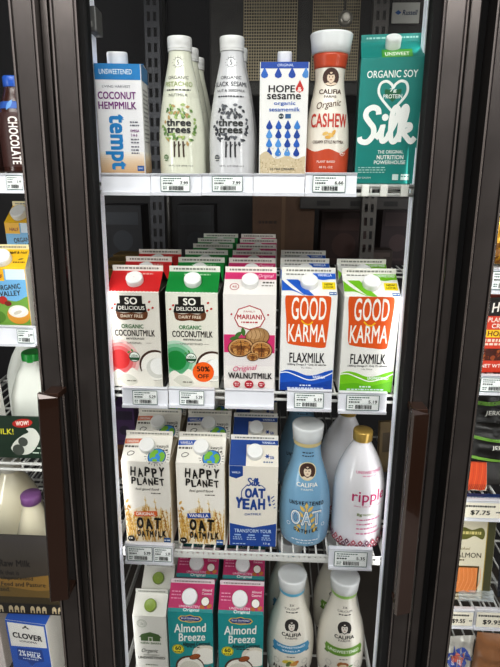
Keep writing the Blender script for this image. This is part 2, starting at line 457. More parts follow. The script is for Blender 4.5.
def hope_front(a):
    b = '2350a8'
    a.rect(0, 0, 100, 5.5, b); a.text('ORIGINAL', 52, 2.7, 34, 2.2, 'e6ecf6')
    a.part = 'picture'
    for u in (6, 35, 64, 93): a.drop(u+2, 10.5, 8, ['2350a8', '4f8fd0', '2f6cc0', '2350a8'][int(u) % 4])
    a.part = 'logo'
    a.text('HOPE', 45, 23, 56, 6.2, '1c1c20', .02); a.drop(83, 22.4, 9, 'c8352e'); a.text('&', 83, 23.4, 9, 4.0, 'f4e8e4', .02)
    a.text('sesame', 50, 29.8, 72, 4.8, '1c1c20', .015)
    a.part = 'lettering'
    a.text('organic', 52, 36, 46, 4.0, '2f62b8', .01); a.text('sesamemilk', 52, 41, 66, 3.6, '2f62b8', .01)
    a.circ(45, 47, 5.5, '3c4a54'); a.rect(54, 45, 66, 49, '3c6a9a'); a.dashes(41, 49, 47, .8, 'e8e8e0')
    a.part = 'picture'
    cols = ['1f4a9e', '3f86cc', '2b64ba', '5b9ad8', '234e9c']
    for j in range(4):
        for i in range(4): a.drop(20+i*20+(0), 56+j*8.2, 7.2, cols[(i*2+j*3) % 5])
    rn = random.Random(5); a.part = 'seeds'
    a.spoly([(-4, 84), (15, 79), (35, 86), (60, 83), (80, 86), (104, 84), (104, 104), (-4, 104)], 'cfc0a2')
    a.step = .06
    for i in range(190):
        a.ell(rn.uniform(0, 100), 100-abs(rn.gauss(0, 9)) if i % 3 else rn.uniform(86, 100), 1.5, .9, ['e6dcc6', 'b8a888', 'd8ccb0', 'a08f70'][i % 4], rn.uniform(0, 180), 6)
    a.step = 1
    a.part = 'lettering'; a.text('ULTRA CREAMY', 50, 95.5, 54, 2.2, '4a4a44', .02)

def cashew_front(a):
    o = 'c4502e'; k = '4a2e26'
    a.spoly([(-40, 83.5), (-10, 81), (20, 84), (50, 82), (80, 85), (110, 81), (140, 83), (140, 106), (-40, 106)], o)
    a.part = 'lettering'; a.text('UNSWEETENED', 50, 9.5, 40, 1.6, 'f4e4dc', .02)
    a.part = 'logo'
    woman(a, 50, 31, 18, k, 'e2cdb6'); a.text('CALIFIA', 50, 41, 50, 3.4, k, .025); a.text('FARMS', 50, 44.6, 26, 1.8, k, .01)
    a.part = 'lettering'
    a.text('Organic', 48, 50.5, 56, 6.2, '5a3a2a', -.005, shear=.35, rot=8)
    a.text('CASHEW', 50, 61.5, 88, 10, 'c23a2c', .02)
    a.part = 'picture'
    for u, v, t in ((42, 71, 20), (54, 72, -30), (60, 70.3, 60), (48, 73.6, 0)): a.ell(u, v, 6.5, 3.6, ['d9a94e', 'c8923a', 'e0bb6c', 'b98236'][int(u) % 4], t, 12)
    a.part = 'lettering'
    a.text('CREAMY STYLE NUTMILK', 50, 77, 72, 2.2, k, .01)
    a.ring(84, 84, 9, 1, 'f4e4dc'); a.dashes(78, 90, 83, .9, 'f4e4dc'); a.dashes(78, 90, 85.4, .9, 'f4e4dc')
    a.text('PLANT BASED', 46, 91.4, 40, 1.7, 'f4e4dc', .01); a.text('48 FL OZ', 46, 95.5, 30, 1.6, 'f4e4dc', .01)

def silk_script(a, u0, v0, u1, v1, mat, wd):
    f = lambda p: [(u0+(u1-u0)*x/100, v0+(v1-v0)*y/100) for x, y in p]
    a.stroke(f([(33, 20), (31, 8), (22, 3), (12, 10), (10, 24), (17, 38), (25, 52), (25, 70), (15, 86), (3, 84), (0, 74)]), wd, mat, 6)
    a.stroke(f([(30, 78), (38, 62), (42, 46), (40, 66), (42, 84), (49, 80), (55, 66)]), wd*.95, mat, 5)
    p = f([(45, 27)])[0]; a.circ(p[0], p[1], wd*.62, mat, 12)
    a.stroke(f([(52, 72), (62, 44), (68, 16), (64, 3), (58, 16), (56, 50), (58, 80), (64, 86), (70, 74)]), wd*.95, mat, 6)
    a.stroke(f([(70, 74), (79, 40), (83, 12), (80, 2), (75, 14), (73, 50), (72, 87)]), wd*.95, mat, 6)
    a.stroke(f([(73, 62), (80, 48), (90, 46), (90, 56), (78, 63)]), wd*.9, mat, 6)
    a.stroke(f([(78, 63), (86, 76), (94, 86), (101, 76)]), wd*.95, mat, 6)

def soy_front(a):
    w = 'eef4f0'
    a.part = 'lettering'; a.text('ORGANIC SOY', 50, 12.5, 80, 5.6, w, .015)
    a.part = 'badge'; x = a.w/a.h
    h = [(53, 41), (35, 31), (30, 25), (33, 19.5), (42, 18), (50, 20.5), (53, 23), (56, 20.5), (64, 18), (73, 19.5), (76, 25), (71, 31)]
    a.stroke(spline(h+[h[0]], 4), 4.2, w, 1, False)
    a.spoly([(53, 34), (41, 28), (41, 24), (53, 25.5), (65, 24), (65, 28)], '1f6a44')
    a.text('7g', 53, 25.2, 11, 3.4, w, .02); a.text('PROTEIN', 53, 29.6, 30, 3.2, w, .02)
    a.part = 'logo'; silk_script(a, 3, 37, 93, 70, 'f6f8f4', 9)
    a.part = 'lettering'
    a.text('THE ORIGINAL', 56, 73.6, 42, 2.8, w, .02); a.text('NUTRITION', 56, 78, 44, 3.6, w, .03); a.text('POWERHOUSE', 56, 82.2, 52, 3.2, w, .02)
    for v in (86.5, 88.5, 90.5): a.dashes(4, 50, v, .9, 'a8d4cc', seed=v)
    a.text('HALF GALLON', 14, 95, 24, 1.5, w); a.rect(62, 92, 72, 97, 'cfe4de'); a.rect(76, 92, 90, 97, 'cfe4de'); a.dashes(77, 89, 94, .9, '1f7f76')
def soy_top(a):
    a.rect(32, 52, 80, 100, '4e9c3a'); a.text('UNSWEET', 56, 80, 38, 22, 'eef4e4', .02)

def so_delicious(main, dark, lite):
    def f(a):
        a.part = 'picture'
        for i, (c, s) in enumerate(((lite[0], 1.25), (lite[1], 1.05), (lite[2], .85), (main, .62))): a.ell(16, 70, 32*s, 34*s, c, 20, 24)
        a.circ(88, 76, 33, '4a3226', 28); a.circ(89, 77, 30.5, 'f4f2ea', 28); a.circ(91, 79, 22, 'dcdcd4', 24); a.ell(94, 77, 17, 18, 'f6f6f2', 0, 20)
        a.spoly([(-5, 88), (10, 81), (26, 85), (40, 79), (55, 84), (66, 80), (76, 88), (85, 96), (70, 104), (-5, 104)], 'efece2')
        a.spoly([(8, 92), (22, 86), (40, 88), (50, 95), (30, 99)], 'd9d8cc')
        a.part = 'logo'; k = '18140f'
        a.poly([(24, 3), (68, 3), (68, 11), (74, 11), (76, 19), (70, 20), (22, 20), (14, 19), (18, 11), (24, 11)], k)
        a.spoly([(15, 19), (30, 21), (46, 20), (62, 21), (77, 19), (75, 26), (60, 28), (46, 27), (30, 28), (18, 26)], '6b3f22', 3)
        a.text('SO', 46, 8.2, 25, 7.2, 'f2efe6', .03); a.text('DELICIOUS', 46, 15.4, 52, 4.0, 'f2efe6', .02); a.text('DAIRY FREE', 46, 23.8, 44, 3.2, 'e8dcc8', .02)
        for u, v in ((82, 9), (88, 15), (80, 17), (8, 16), (14, 12)): a.ell(u, v, 2.6, 2.0, 'c0342c', 30, 8)
        a.part = 'lettering'
        a.text('ORGANIC', 46, 34.5, 44, 4.2, dark, .02); a.text('COCONUTMILK', 50, 41.5, 80, 6.6, '2c2620', .015)
        a.text('BEVERAGE', 50, 47.4, 36, 1.9, '4a443c', .01)
        a.text('ORIGINAL' if main == 'cf2a2c' else 'UNSWEETENED', 48, 52, 30 if main == 'cf2a2c' else 44, 2.0, '6a645c'); a.rect(16, 51.8, 26, 52.2, '9a948c'); a.rect(72, 51.8, 82, 52.2, '9a948c')
        a.part = 'badge'
        a.circ(46, 67, 11, 'e9efe6'); a.ring(46, 67, 11, 1.4, '3c5a44'); a.text('USDA', 46, 65.8, 14, 2.4, '2d5a3a', .02); a.rect(36.5, 67.6, 55.5, 70.5, '2d5a3a')
        a.leaf(35, 62, 7, 3.6, 40, '4c9a48'); a.leaf(42, 60, 7, 3.6, 120, '4c9a48')
        a.dashes(28, 48, 93.5, 1.2, '7a7468')
        if main != 'cf2a2c':
            a.part = 'discount_sticker'; a.circ(70, 82, 21.5, 'f26a1c', 32); a.text('50%', 70, 78.6, 26, 5.6, '2a1408', .03); a.text('OFF', 70, 86.6, 22, 4.6, '2a1408', .03)
    return f
def so_top(main, dark):
    def f(a):
        a.rect(0, 92, 100, 100, 'efece4')
        for u in range(2, 98, 7): a.ell(u+3, 93, 3.5, 1.6, main, 0, 8)
        a.dashes(30, 82, 14, 7, 'e9b0a8' if main == 'cf2a2c' else 'a8d4a8')
    return f
def walnut_front(a):
    p = 'd43a78'; r = 'b52838'
    a.rect(0, 41, 100, 60, p)
    for v in range(60, 74): a.rect(0, v, 100, v+1, ['e9e4e2', 'e6e0df'][v % 2])
    a.part = 'logo'
    hx = [(20, 24), (28, 14.5), (50, 10.5), (72, 14.5), (81, 24), (72, 32.5), (50, 36), (28, 32.5)]
    a.poly(hx, r); a.poly([(50+(u-50)*.93, 23.2+(v-23.2)*.92) for u, v in hx], 'f4f0ea')
    a.text('MARIANI', 50, 22.5, 48, 4.8, r, .025); a.text('FAMILY', 50, 17, 22, 1.8, r); a.dashes(34, 66, 28, 1.5, r)
    for u, v, rd in ((15, 20, 2), (86, 20, 2)): a.circ(u, v, rd, r, 8)
    a.part = 'picture'
    for u, v, t in ((28, 41, 40), (38, 38, 100), (20, 45, 10)): a.leaf(u, v, 20, 9, t, '4d7a3a')
    x = a.w/a.h
    def shell(u, v, ru, rv):
        a.ell(u, v, ru, rv, '6a4526', 8, 24); a.ell(u, v-.3, ru*.94, rv*.93, 'b08a5c', 8, 22); a.ell(u-ru*.2, v-rv*.25*x, ru*.6, rv*.5, 'c6a276', 8, 18)
        for k in (-.6, -.25, .1, .45): a.stroke([(u+ru*k, v-rv*.8*x), (u+ru*(k+.16), v-rv*.2*x), (u+ru*(k+.02), v+rv*.3*x), (u+ru*(k+.1), v+rv*.8*x)], .9, '7a5632', 4)
    def kernel(u, v, ru, rv, t):
        a.ell(u, v, ru, rv, '5e3a1e', t, 22); a.ell(u, v-.2, ru*.93, rv*.9, 'c8a070', t, 22); a.ell(u, v+.2, ru*.8, rv*.76, '7a4a24', t, 20)
        for sx in (-1, 1):
            for k, (p, q) in enumerate(((.42, -.38), (.5, .05), (.4, .42), (.14, -.5), (.12, .5))):
                a.ell(u+sx*ru*p, v+rv*q*x, ru*.26, rv*.2, ['c08a4a', 'a8703a', 'cf9c5c'][k % 3], 30*k*sx, 10)
                a.stroke([(u+sx*ru*(p-.18), v+rv*q*x), (u+sx*ru*p, v+rv*(q-.08)*x), (u+sx*ru*(p+.16), v+rv*(q+.05)*x)], .8, '5a3418', 2)
        a.stroke([(u, v-rv*.7*x), (u+ru*.06, v), (u, v+rv*.7*x)], 1.4, '4a2a14', 3)
    shell(66, 43, 24, 19); kernel(33, 54.5, 26, 20, 12); kernel(74, 56.5, 22, 19, -10); kernel(57, 64, 12, 9, 0)
    a.part = 'lettering'
    a.text('Original', 42, 77, 48, 7, p, 0, rot=6, shear=.3)
    a.text('WALNUTMILK', 52, 84.5, 88, 6.4, '231c1c', .025)
    for u, rd in ((25, 7), (50, 9), (75, 7)): a.circ(u, 94, rd, r); a.dashes(u-rd*.6, u+rd*.6, 93, 1.0, 'f0dcdc', seed=u); a.dashes(u-rd*.5, u+rd*.5, 95, 1.0, 'f0dcdc', seed=u+1)
def walnut_top(a):
    a.rect(0, 0, 100, 32, 'cf3674'); a.text('Original', 80, 17, 30, 20, 'f6dce8', 0, shear=.25)
    a.ring(20, 66, 9, 1.2, 'b52838'); a.text('45', 20, 66, 9, 9, 'b52838'); a.dashes(74, 96, 46, 7, '5a5450'); a.dashes(72, 94, 60, 5, '8a8480')

def karma(main, deep, fl):
    def f(a):
        o = 'dd5f22'
        a.spoly([(-4, 81), (12, 77.5), (30, 79), (50, 83), (70, 82), (90, 78), (104, 79), (104, 104), (-4, 104)], main)
        a.stroke([(-2, 81), (14, 80), (34, 84), (56, 88), (80, 85), (102, 79)], 2.2, 'f4f4f0')
        a.spoly([(-4, 92), (30, 90), (60, 93), (104, 88), (104, 104), (-4, 104)], deep)
        a.part = 'logo'
        a.spoly([(10, -1.5), (30, -3), (60, -2.2), (84, 0), (90, 4), (88, 25), (85, 47), (80, 53), (50, 52), (20, 50), (11, 46), (9, 25), (6, 4)], o, 5)
        a.text('GOOD', 50, 13, 64, 23, 'f6f4ee', .012); a.text('KARMA', 48, 38, 70, 18.5, 'f6f4ee', .012)
        a.stroke([(37, 25), (44, 28.5), (52, 29), (58, 26)], 2.6, 'f2c21c')
        a.part = 'lettering'
        a.text('FLAXMILK', 50, 64, 66, 10.5, '1e1c20', .012); a.text('1200mg Omega-3 • Only 25 calories', 50, 71.6, 74, 2.6, '3a383c', .015); a.text('No Dairy', 50, 75, 20, 1.8, '5a585c')
        a.text(fl, 74 if fl == 'VANILLA' else 72, 84.5, 24 if fl == 'VANILLA' else 40, 3.2, 'f4f8fc', .02)
        a.dashes(38, 60, 94, 1.6, 'e8eef6'); a.dashes(14, 84, 97, 1.4, 'dfe8f4')
    return f
def karma_top(main, fl):
    def f(a):
        a.spoly([(-4, 20), (6, 45), (20, 72), (36, 92), (44, 104), (20, 80), (-4, 75)], main, 4)
        a.poly([(8, 30), (40, 96), (60, 104), (30, 30)], main)
        a.spoly([(58, -6), (60, 18), (74, 30), (90, 26), (104, 22), (104, -6)], main, 4)
        a.text(fl, 80, 8, 26 if fl == 'VANILLA' else 34, 12, 'f0f4f8', .02)
        a.rect(74, 40, 98, 72, 'f0d81e'); a.text('NEW', 86, 50, 15, 9, '2a2a10', .02); a.text('LOOK', 86, 62, 17, 9, '2a2a10', .02)
        a.rect(86, 84, 99, 97, '2c5c9c'); a.dashes(87, 98, 90, 5, 'dfe8f0')
        a.dashes(8, 52, 6, 6, '8a8a86')
    return f

def earth(a, cu, cv, r):
    x = a.w/a.h; a.part = 'logo'
    for i in range(26):
        t = 2*math.pi*i/26; rr = 1.28 if i % 2 else 1.2
        a.stroke([(cu+r*1.14*math.cos(t), cv+r*1.14*math.sin(t)*x), (cu+r*rr*1.1*math.cos(t), cv+r*rr*1.1*math.sin(t)*x)], 1.1, '1a1a18', 1, False)
    a.circ(cu, cv, r, '15304e', 26); a.circ(cu, cv, r*.93, '3f8fd4', 26)
    q = lambda pts: [(cu+r*p, cv+r*s*x) for p, s in pts]
    a.spoly(q([(-.85, -.2), (-.5, -.75), (-.05, -.8), (.1, -.5), (-.15, -.25), (-.2, .05), (-.5, .1), (-.7, .3)]), '7fb83a')
    a.spoly(q([(.15, -.3), (.5, -.6), (.85, -.3), (.85, .2), (.55, .6), (.35, .35), (.4, .05)]), '7fb83a')
    a.spoly(q([(-.45, .3), (-.05, .25), (.1, .5), (-.1, .85), (-.35, .7)]), '7fb83a')
def happy_front(col, fl):
    def f(a):
        k = '15130f'; rn = random.Random(11)
        a.part = 'picture'
        a.spoly([(14, 60), (40, 54), (64, 56), (92, 60), (104, 75), (104, 104), (-4, 104), (-4, 76)], 'efe4cc')
        a.step = .12
        for i in range(60):
            u = rn.uniform(4, 98); l = rn.uniform(14, 46); dx = rn.uniform(-14, 14); v = 100-abs(rn.gauss(0, 6))
            c = ['c99a44', 'dcb566', 'b8862e', 'e8cd8c', 'caa050'][i % 5]
            a.stroke([(u, v), (u+dx*.4, v-l*.5), (u+dx, v-l)], (2.0, .9), c, 3)
            for j in range(4):
                t = .45+.15*j; a.leaf(u+dx*t, v-l*t, 8, 3, 90-dx*3+(35 if j % 2 else -35), c)
        for j in range(7): a.leaf(6+(j % 2)*4, 48+j*7, 12, 5, 90+(30 if j % 2 else -30), ['d9b060', 'c79840'][j % 2])
        a.step = 1
        earth(a, 73, -8.5, 19)
        a.part = 'lettering'
        for t, v, dv in (('HAPPY', 11.5, 11), ('PLANET', 22.5, 8.5)):
            n = len(t)
            for i, ch in enumerate(t):
                a.text(ch, 24+(60/(n-1))*i, v+(.9 if i % 2 else -.5), 11.2 if n == 5 else 9.6, dv, k, .03, rot=(4 if i % 2 else -4))
        a.text('feel good food', 52, 32.5, 50, 3.6, '3a362e', .005, shear=.2); a.dashes(60, 80, 37, 1.2, '6a655c')
        a.poly([(20, 60.5), (70, 59), (71, 65.5), (21, 66.5)], col); a.text(fl, 45, 62.8, 42, 4, 'f6efe6', .02, rot=1)
        for t, v, dv, u0, st in (('OAT', 75, 14, 32, 19), ('OATMILK', 88, 8, 28, 9.2)):
            for i, ch in enumerate(t): a.text(ch, u0+st*i, v+(.5 if i % 2 else -.5), (15 if st > 12 else (7.6 if ch != 'I' else 2.6)), dv, k, .05, rot=(3 if i % 2 else -3))
        a.circ(10, 95, 8, '2a2824'); a.dashes(5, 15, 94.5, 1.4, 'e8e4da'); a.rect(82, 92.5, 97, 99, '2c5c9c'); a.dashes(83, 96, 95.6, 1.6, 'e0e8f0')
    return f
def happy_top(col, fl):
    def f(a):
        a.part = 'printed_gable'
        a.poly([(0, 14), (38, 12), (34, 30), (0, 34)], col); a.text(fl, 17, 23, 26, 11, 'f6efe6', .015, rot=2); a.dashes(2, 30, 44, 7, '5a564e')
        a.stroke([(10, 70), (16, 62), (24, 66), (20, 76), (12, 78), (10, 70)], 1.4, '3a362e'); a.text('oatmilk', 83, 40, 24, 12, '3a362e', 0, shear=.2); a.dashes(74, 94, 56, 5, '5a564e')
        earth(a, 73, 82, 19)
    return f
def oatyeah_front(a):
    b = '1f4a96'
    a.poly([(0, 0), (28, 0), (28, 11.5), (14, 15), (0, 12.5)], b); a.text('VANILLA', 14, 7.6, 18, 2.4, 'e8eef8', .02)
    a.poly([(0, 71), (50, 76), (100, 70), (100, 100), (0, 100)], '2450a0'); a.stroke([(0, 70), (50, 75), (100, 69)], 1, 'f2efe6', 1, False)
    a.part = 'logo'
    a.stroke([(33, 46), (26, 40), (26, 30), (36, 23)], 1.6, b); a.stroke([(58, 21.5), (68, 23), (76, 27)], 1.6, b)
    silk_script(a, 37, 14, 64, 24.5, b, 2.6)
    for t, cs in (('OAT', ((40, 32.5), (54, 31.5), (68, 32.5))), ):
        for ch, (u, v) in zip(t, cs): a.text(ch, u, v, 15, 12, b, .05)
    for ch, (u, v) in zip('YEAH!', ((20, 44.5), (35, 46), (51, 46.5), (68, 45.5), (84, 41))): a.text(ch, u, v, 15 if ch != '!' else 5, 13.5, b, .05, rot=-4 if ch == 'Y' else (8 if ch == '!' else 0))
    for t in range(4): a.stroke([(88+t*2, 38+t*4), (94+t*1.2, 35+t*4.6)], 2, b, 1, False)
    a.part = 'lettering'
    a.text('OATMILK', 50, 58.5, 36, 2.8, b, .01, rot=3)
    a.text('TRANSFORM YOUR', 50, 80, 80, 4.6, 'cfe0f4', .015)
    for u in (16, 46, 78):
        a.rect(u-6, 84.5, u+8, 86.3, 'a8c4e6')
        for v in (88.5, 91): a.dashes(u-9, u+11, v, 1.2, 'b8cce8', seed=v)
    a.text('12 g', 80, 96, 14, 3, 'e8eef8', .02); a.dashes(6, 34, 97, 1.2, 'b8cce8')
def oatyeah_top(a):
    b = '1f4a96'
    a.rect(0, 0, 34, 100, b); a.rect(0, 0, 100, 18, b); a.text('VANILLA', 80, 9, 28, 9, 'dfe8f4', .02)
    for t in (0, 60, 120): a.leaf(78, 62, 12, 3, t, b)
    a.text('Silk', 88, 66, 9, 12, b, .02, shear=.2); a.dashes(70, 92, 84, 5, '6a7a98')
def almond_front(a):
    a.part = 'picture'
    a.circ(82, 62, 30, 'e9e2d2', 26); a.circ(84, 64, 24, 'f8f4ea', 22); a.circ(46, 82, 34, '5a3420', 26); a.circ(47, 83, 31, 'f4f0e6', 26); a.ell(46, 84, 24, 22, 'e2ddd0', 0, 20)
    for u, v, t in ((58, 66, 25), (88, 86, 60), (40, 92, -20)): a.ell(u, v, 14, 8, '7a3f18', t, 14); a.ell(u+.5, v-.5, 12, 6, 'a85c28', t, 12); a.stroke([(u-8, v+2), (u, v), (u+8, v-2)], .8, '7a3f18')
    a.part = 'logo'
    a.poly([(22, 9), (28, 5), (40, 5), (50, 3), (60, 5), (72, 5), (78, 9), (72, 13), (50, 15), (28, 13)], 'e9c25a'); a.poly([(25, 9), (31, 6), (42, 6), (50, 4.4), (58, 6), (69, 6), (75, 9), (69, 12), (50, 13.6), (31, 12)], '1e3a86')
    a.text('BLUE DIAMOND', 50, 8.6, 40, 2.6, 'f0f0f4', .02); a.text('ALMONDS', 50, 12.2, 24, 1.6, 'f0d890', .02)
    a.part = 'lettering'
    a.text('Almond', 49, 22.5, 76, 13, 'f6f6f0', .02, rot=5, shear=.18); a.text('Breeze', 52, 36, 62, 12, 'f6f6f0', .02, rot=5, shear=.18)
    a.text('Almond Coconut', 62, 46, 64, 6, '1c2424', .02, rot=5, shear=.15); a.dashes(40, 70, 51, 1.6, '1c2424')
    a.part = 'badge'
    a.circ(20, 55, 14, 'f4e43c', 24); a.ring(20, 55, 13, 1.2, '5a6a1c'); a.text('60', 20, 53.5, 14, 6, '1a3a2a', .03); a.dashes(12, 28, 59, 1.6, '1a3a2a')
def almond_top(a):
    a.rect(0, 88, 100, 100, '1c9696'); a.text('Original', 52, 94, 36, 14, 'eef4f0', .015)
    a.text('UNSWEETENED', 52, 81, 56, 8, 'f4dce6', .01)
    for v in (30, 42, 54): a.dashes(4, 26, v, 4, 'e8a0bc', seed=v)
    a.text('Almond', 84, 22, 22, 9, 'f4e4ea', .01); a.text('Coconut', 84, 34, 22, 9, 'f4e4ea', .01)
    a.circ(82, 62, 10, '6a4028'); a.circ(82, 62, 8.6, 'f4f0e8'); a.ell(92, 78, 6, 4, 'c87828', 30, 10); a.ell(76, 82, 6, 4, 'b86420', -20, 10)
def barn_front(a):
    g = '4a6a34'
    a.part = 'badge'; a.ring(26, 12, 15, 1.2, '8a9a80'); a.ring(26, 12, 11, .8, '8a9a80'); a.text('3.5x', 26, 12, 12, 4, '7a8a70')
    a.part = 'logo'
    a.poly([(20, 40), (20, 34), (14, 34.5), (24, 29), (50, 25.5), (76, 29), (86, 34.5), (80, 34), (80, 40), (57, 40), (57, 33.5), (43, 33.5), (43, 40)], g); a.rect(46, 35, 54, 40, '5f8244')
    a.text('NEW BARN', 50, 43.8, 62, 3.4, g, .015)
    a.part = 'lettering'
    a.text('Organic', 46, 57, 52, 8, '2c3424', .005, shear=.3); a.text('ALMONDMILK', 50, 63.4, 50, 2.4, '5a6450'); a.text('UNSWEETENED', 50, 68, 84, 4.2, '2c3424', .02); a.dashes(30, 70, 80, 1.6, '7a8470')

def calif_oat(a):
    k = '1c2430'
    a.part = 'lettering'
    for v in (9, 12): a.dashes(39, 62, v, 1, k, seed=v)
    a.part = 'logo'; woman(a, 50, 25, 15, '4a2e22', 'e6d6be', 'e2d2a4'); a.text('CALIFIA', 50, 36.5, 40, 3.6, 'f2efe4', .02); a.text('FARMS', 50, 40.4, 22, 1.8, 'f2efe4')
    a.part = 'lettering'
    for i, ch in enumerate('UNSWEETENED'): a.text(ch, 18+6.4*i, 53.5-2.2*math.cos((i-5)/5*1.2)+1.2, 4.8, 3.6, k, .025, rot=-(i-5)*1.5)
    a.part = 'picture'
    for s in (-1, 1):
        for i in range(5): a.leaf(50+s*(7+i*2.4), 58+i*5.5 if i < 4 else 79, 17, 6.5, 90-s*38, 'e6c46a')
    a.leaf(50, 55, 14, 6, 90, 'e6c46a'); a.stroke([(50, 56), (50, 83)], 1.5, 'e6c46a', 1, False)
    a.part = 'lettering'
    for ch, u in zip('OAT', (30, 50, 70)):
        a.text(ch, u, 67, 20, 15, '2f6a9e', .075); a.text(ch, u, 67, 18.5, 14, 'f4f2ea', .04); a.text(ch, u, 67, 15, 11.4, '8ab6d6', -.01)
    for i, ch in enumerate('OATMILK'): a.text(ch, 30+6.8*i, 80.5-.9*abs(i-3)*.6, 5.2 if ch != 'I' else 1.4, 3.8, k, .03)
    for u in (16, 84): a.ring(u, 75, 4, .9, 'e8eef2')
    a.dashes(24, 76, 90, 1.2, 'e8eef2'); a.dashes(34, 66, 93, 1, 'e8eef2')
def ripple_front(a):
    m = 'c22a6a'
    a.part = 'lettering'
    a.text('UNSWEETENED', 63, 23, 54, 2.3, 'd06a92', .02); a.dashes(48, 78, 26, 1, 'd8a0b4')
    a.part = 'logo'; a.text('ripple', 65, 45.5, 70, 13.5, m, .005)
    a.part = 'lettering'
    a.text('Dairy free, as it should be', 66, 53.5, 62, 1.8, 'd06a92'); a.text('8g', 46, 62, 10, 3.6, '7a8a4a', .02); a.text('PROTEIN', 64, 62, 22, 2, '8a9a5a')
    for v, u1 in ((67, 92), (71.5, 74), (76, 86), (81, 96)): a.dashes(42, u1, v, 1.3, 'd27a9c', seed=v)
    a.part = 'pattern'
    for i in range(-6, 20):
        for j in range(3):
            u = -62+i*12.6+(6.3 if j % 2 else 0); v = 90.5+j*4
            a.poly([(u, v-3.1), (u+5, v), (u, v+3.1), (u-5, v)], ['a0364c', '7a4660', 'c2566a'][(i+j) % 3]); a.poly([(u, v-1.3), (u+2.1, v), (u, v+1.3), (u-2.1, v)], 'f0e4e4')
def calif_almond(col, dark, fl):
    def f(a):
        k = '2a2a2a'
        a.part = 'lettering'; a.text('3X', 50, 14, 10, 2.4, k); a.text('CALCIUM', 50, 18, 30, 2.0, k); a.dashes(38, 62, 21.4, 1, k)
        a.part = 'logo'; woman(a, 50, 34, 14, '2e2a28', 'dcd6cc'); a.text('CALIFIA', 50, 42.5, 40, 3.6, k, .025); a.text('FARMS', 50, 46, 24, 1.9, k)
        a.part = 'ribbon'
        a.poly([(8, 56), (18, 56.5), (18, 64), (8, 63.5), (12, 60)], dark); a.poly([(92, 56), (82, 56.5), (82, 64), (92, 63.5), (88, 60)], dark)
        a.spoly([(12, 53), (50, 54), (88, 53), (88, 62), (50, 63), (12, 62)], col, 2)
        if fl == 'VANILLA': a.text('UNSWEETENED', 50, 56, 60, 2.4, 'f0f6f8', .02); a.text('VANILLA', 50, 60, 38, 2.2, 'f0f6f8', .02)
        else: a.text('UNSWEETENED', 50, 58, 66, 3.4, 'f0f6ea', .02)
        a.part = 'picture'; a.dashes(42, 58, 67, .9, k)
        if fl == 'VANILLA':
            for u, v, t, c in ((40, 73.5, 20, 'd8c24a'), (52, 73, -20, 'e6d67a'), (60, 74.5, 30, 'c8843a'), (46, 76, 60, '6a7a3a'), (56, 76.4, 0, 'd49a50')): a.ell(u, v, 8, 4.4, c, t, 12)
        else:
            for u, v, t, c in ((44, 73.5, 50, 'b0723a'), (55, 73.5, -30, 'a05f2c'), (50, 75.6, 10, 'd8c8a8')): a.ell(u, v, 7.5, 4.8, c, t, 12)
            a.leaf(66, 76, 12, 5, 20, '5a8a3a')
        for u in (20, 80): a.ring(u, 75, 6.5, .8, '9a9a94')
        a.part = 'lettering'
        a.text('ALMONDMILK', 50, 84, 78, 5.6, '2a2622', .02); a.text('PLANT BASED', 50, 91, 34, 1.8, k)
    return f
# ------------------------------------------------------------------ the setting
def struct(name, mb, parent=None):
    o = mb.build(name, parent)
    if parent is None: o['kind'] = 'structure'
    return o
ZT, ZB = 2.28, 0.22
mb = MB(); mb.box(-1.6, -3.2, -.06, 1.6, 1.2, 0, M('4a433c', .5, var=.2, scale=6)); struct('floor', mb)
DARKW = M('17171a', .7, var=.3, scale=5)
mb = MB(); mb.box(-1.6, 1.1, 0, 1.6, 1.16, 2.6, DARKW); struct('wall_back', mb)
mb = MB(); mb.box(-1.66, -.06, 0, -1.6, 1.16, 2.6, DARKW); struct('wall_left', mb)
mb = MB(); mb.box(1.6, -.06, 0, 1.66, 1.16, 2.6, DARKW); struct('wall_right', mb)
mb = MB(); mb.box(-1.66, -.06, 2.6, 1.66, 1.16, 2.66, DARKW); struct('ceiling', mb)
mb = MB(); mb.box(-1.6, -.1, ZT+.02, 1.6, -.04, 2.6, M('3a3634', .4, .6)); struct('trim_1', mb)
mb = MB(); mb.box(-1.6, -.1, 0, 1.6, -.04, ZB-.02, M('3a3634', .4, .6)); struct('trim_2', mb)

DY = -.10                                    # outer face of the doors
def X(px, Y=DY, py=333): return at(px, py, Y).x
def stile(root, x0, x1, z0=ZB, z1=ZT):
    """aluminium door stile with a raised lip along each edge"""
    w = x1-x0; l = .09*w; g = .06*w
    prof = [(0, .03), (0, -.004), (l*.5, -.006), (l, -.004), (l, .001), (l+g, .001), (l+g, -.002), (w-l-g, -.002), (w-l-g, .001), (w-l, .001), (w-l, -.004), (w-l*.5, -.006), (w, -.004), (w, .03)]
    q = MB(); n = len(prof)
    vs = [(x0+x, DY+y, z) for z in (z0, z1) for x, y in prof]
    for i in range(n):
        j = (i+1) % n; q.add([vs[i], vs[j], vs[n+j], vs[n+i]], [(0, 1, 2, 3)], BRONZE_HIGHLIGHT if i in (1, 2, 10, 11) else BRONZE)
    q.add(vs[:n], [tuple(range(n))[::-1]], BRONZE); q.add(vs[n:], [tuple(range(n))], BRONZE)
    return q.build('stile', root)
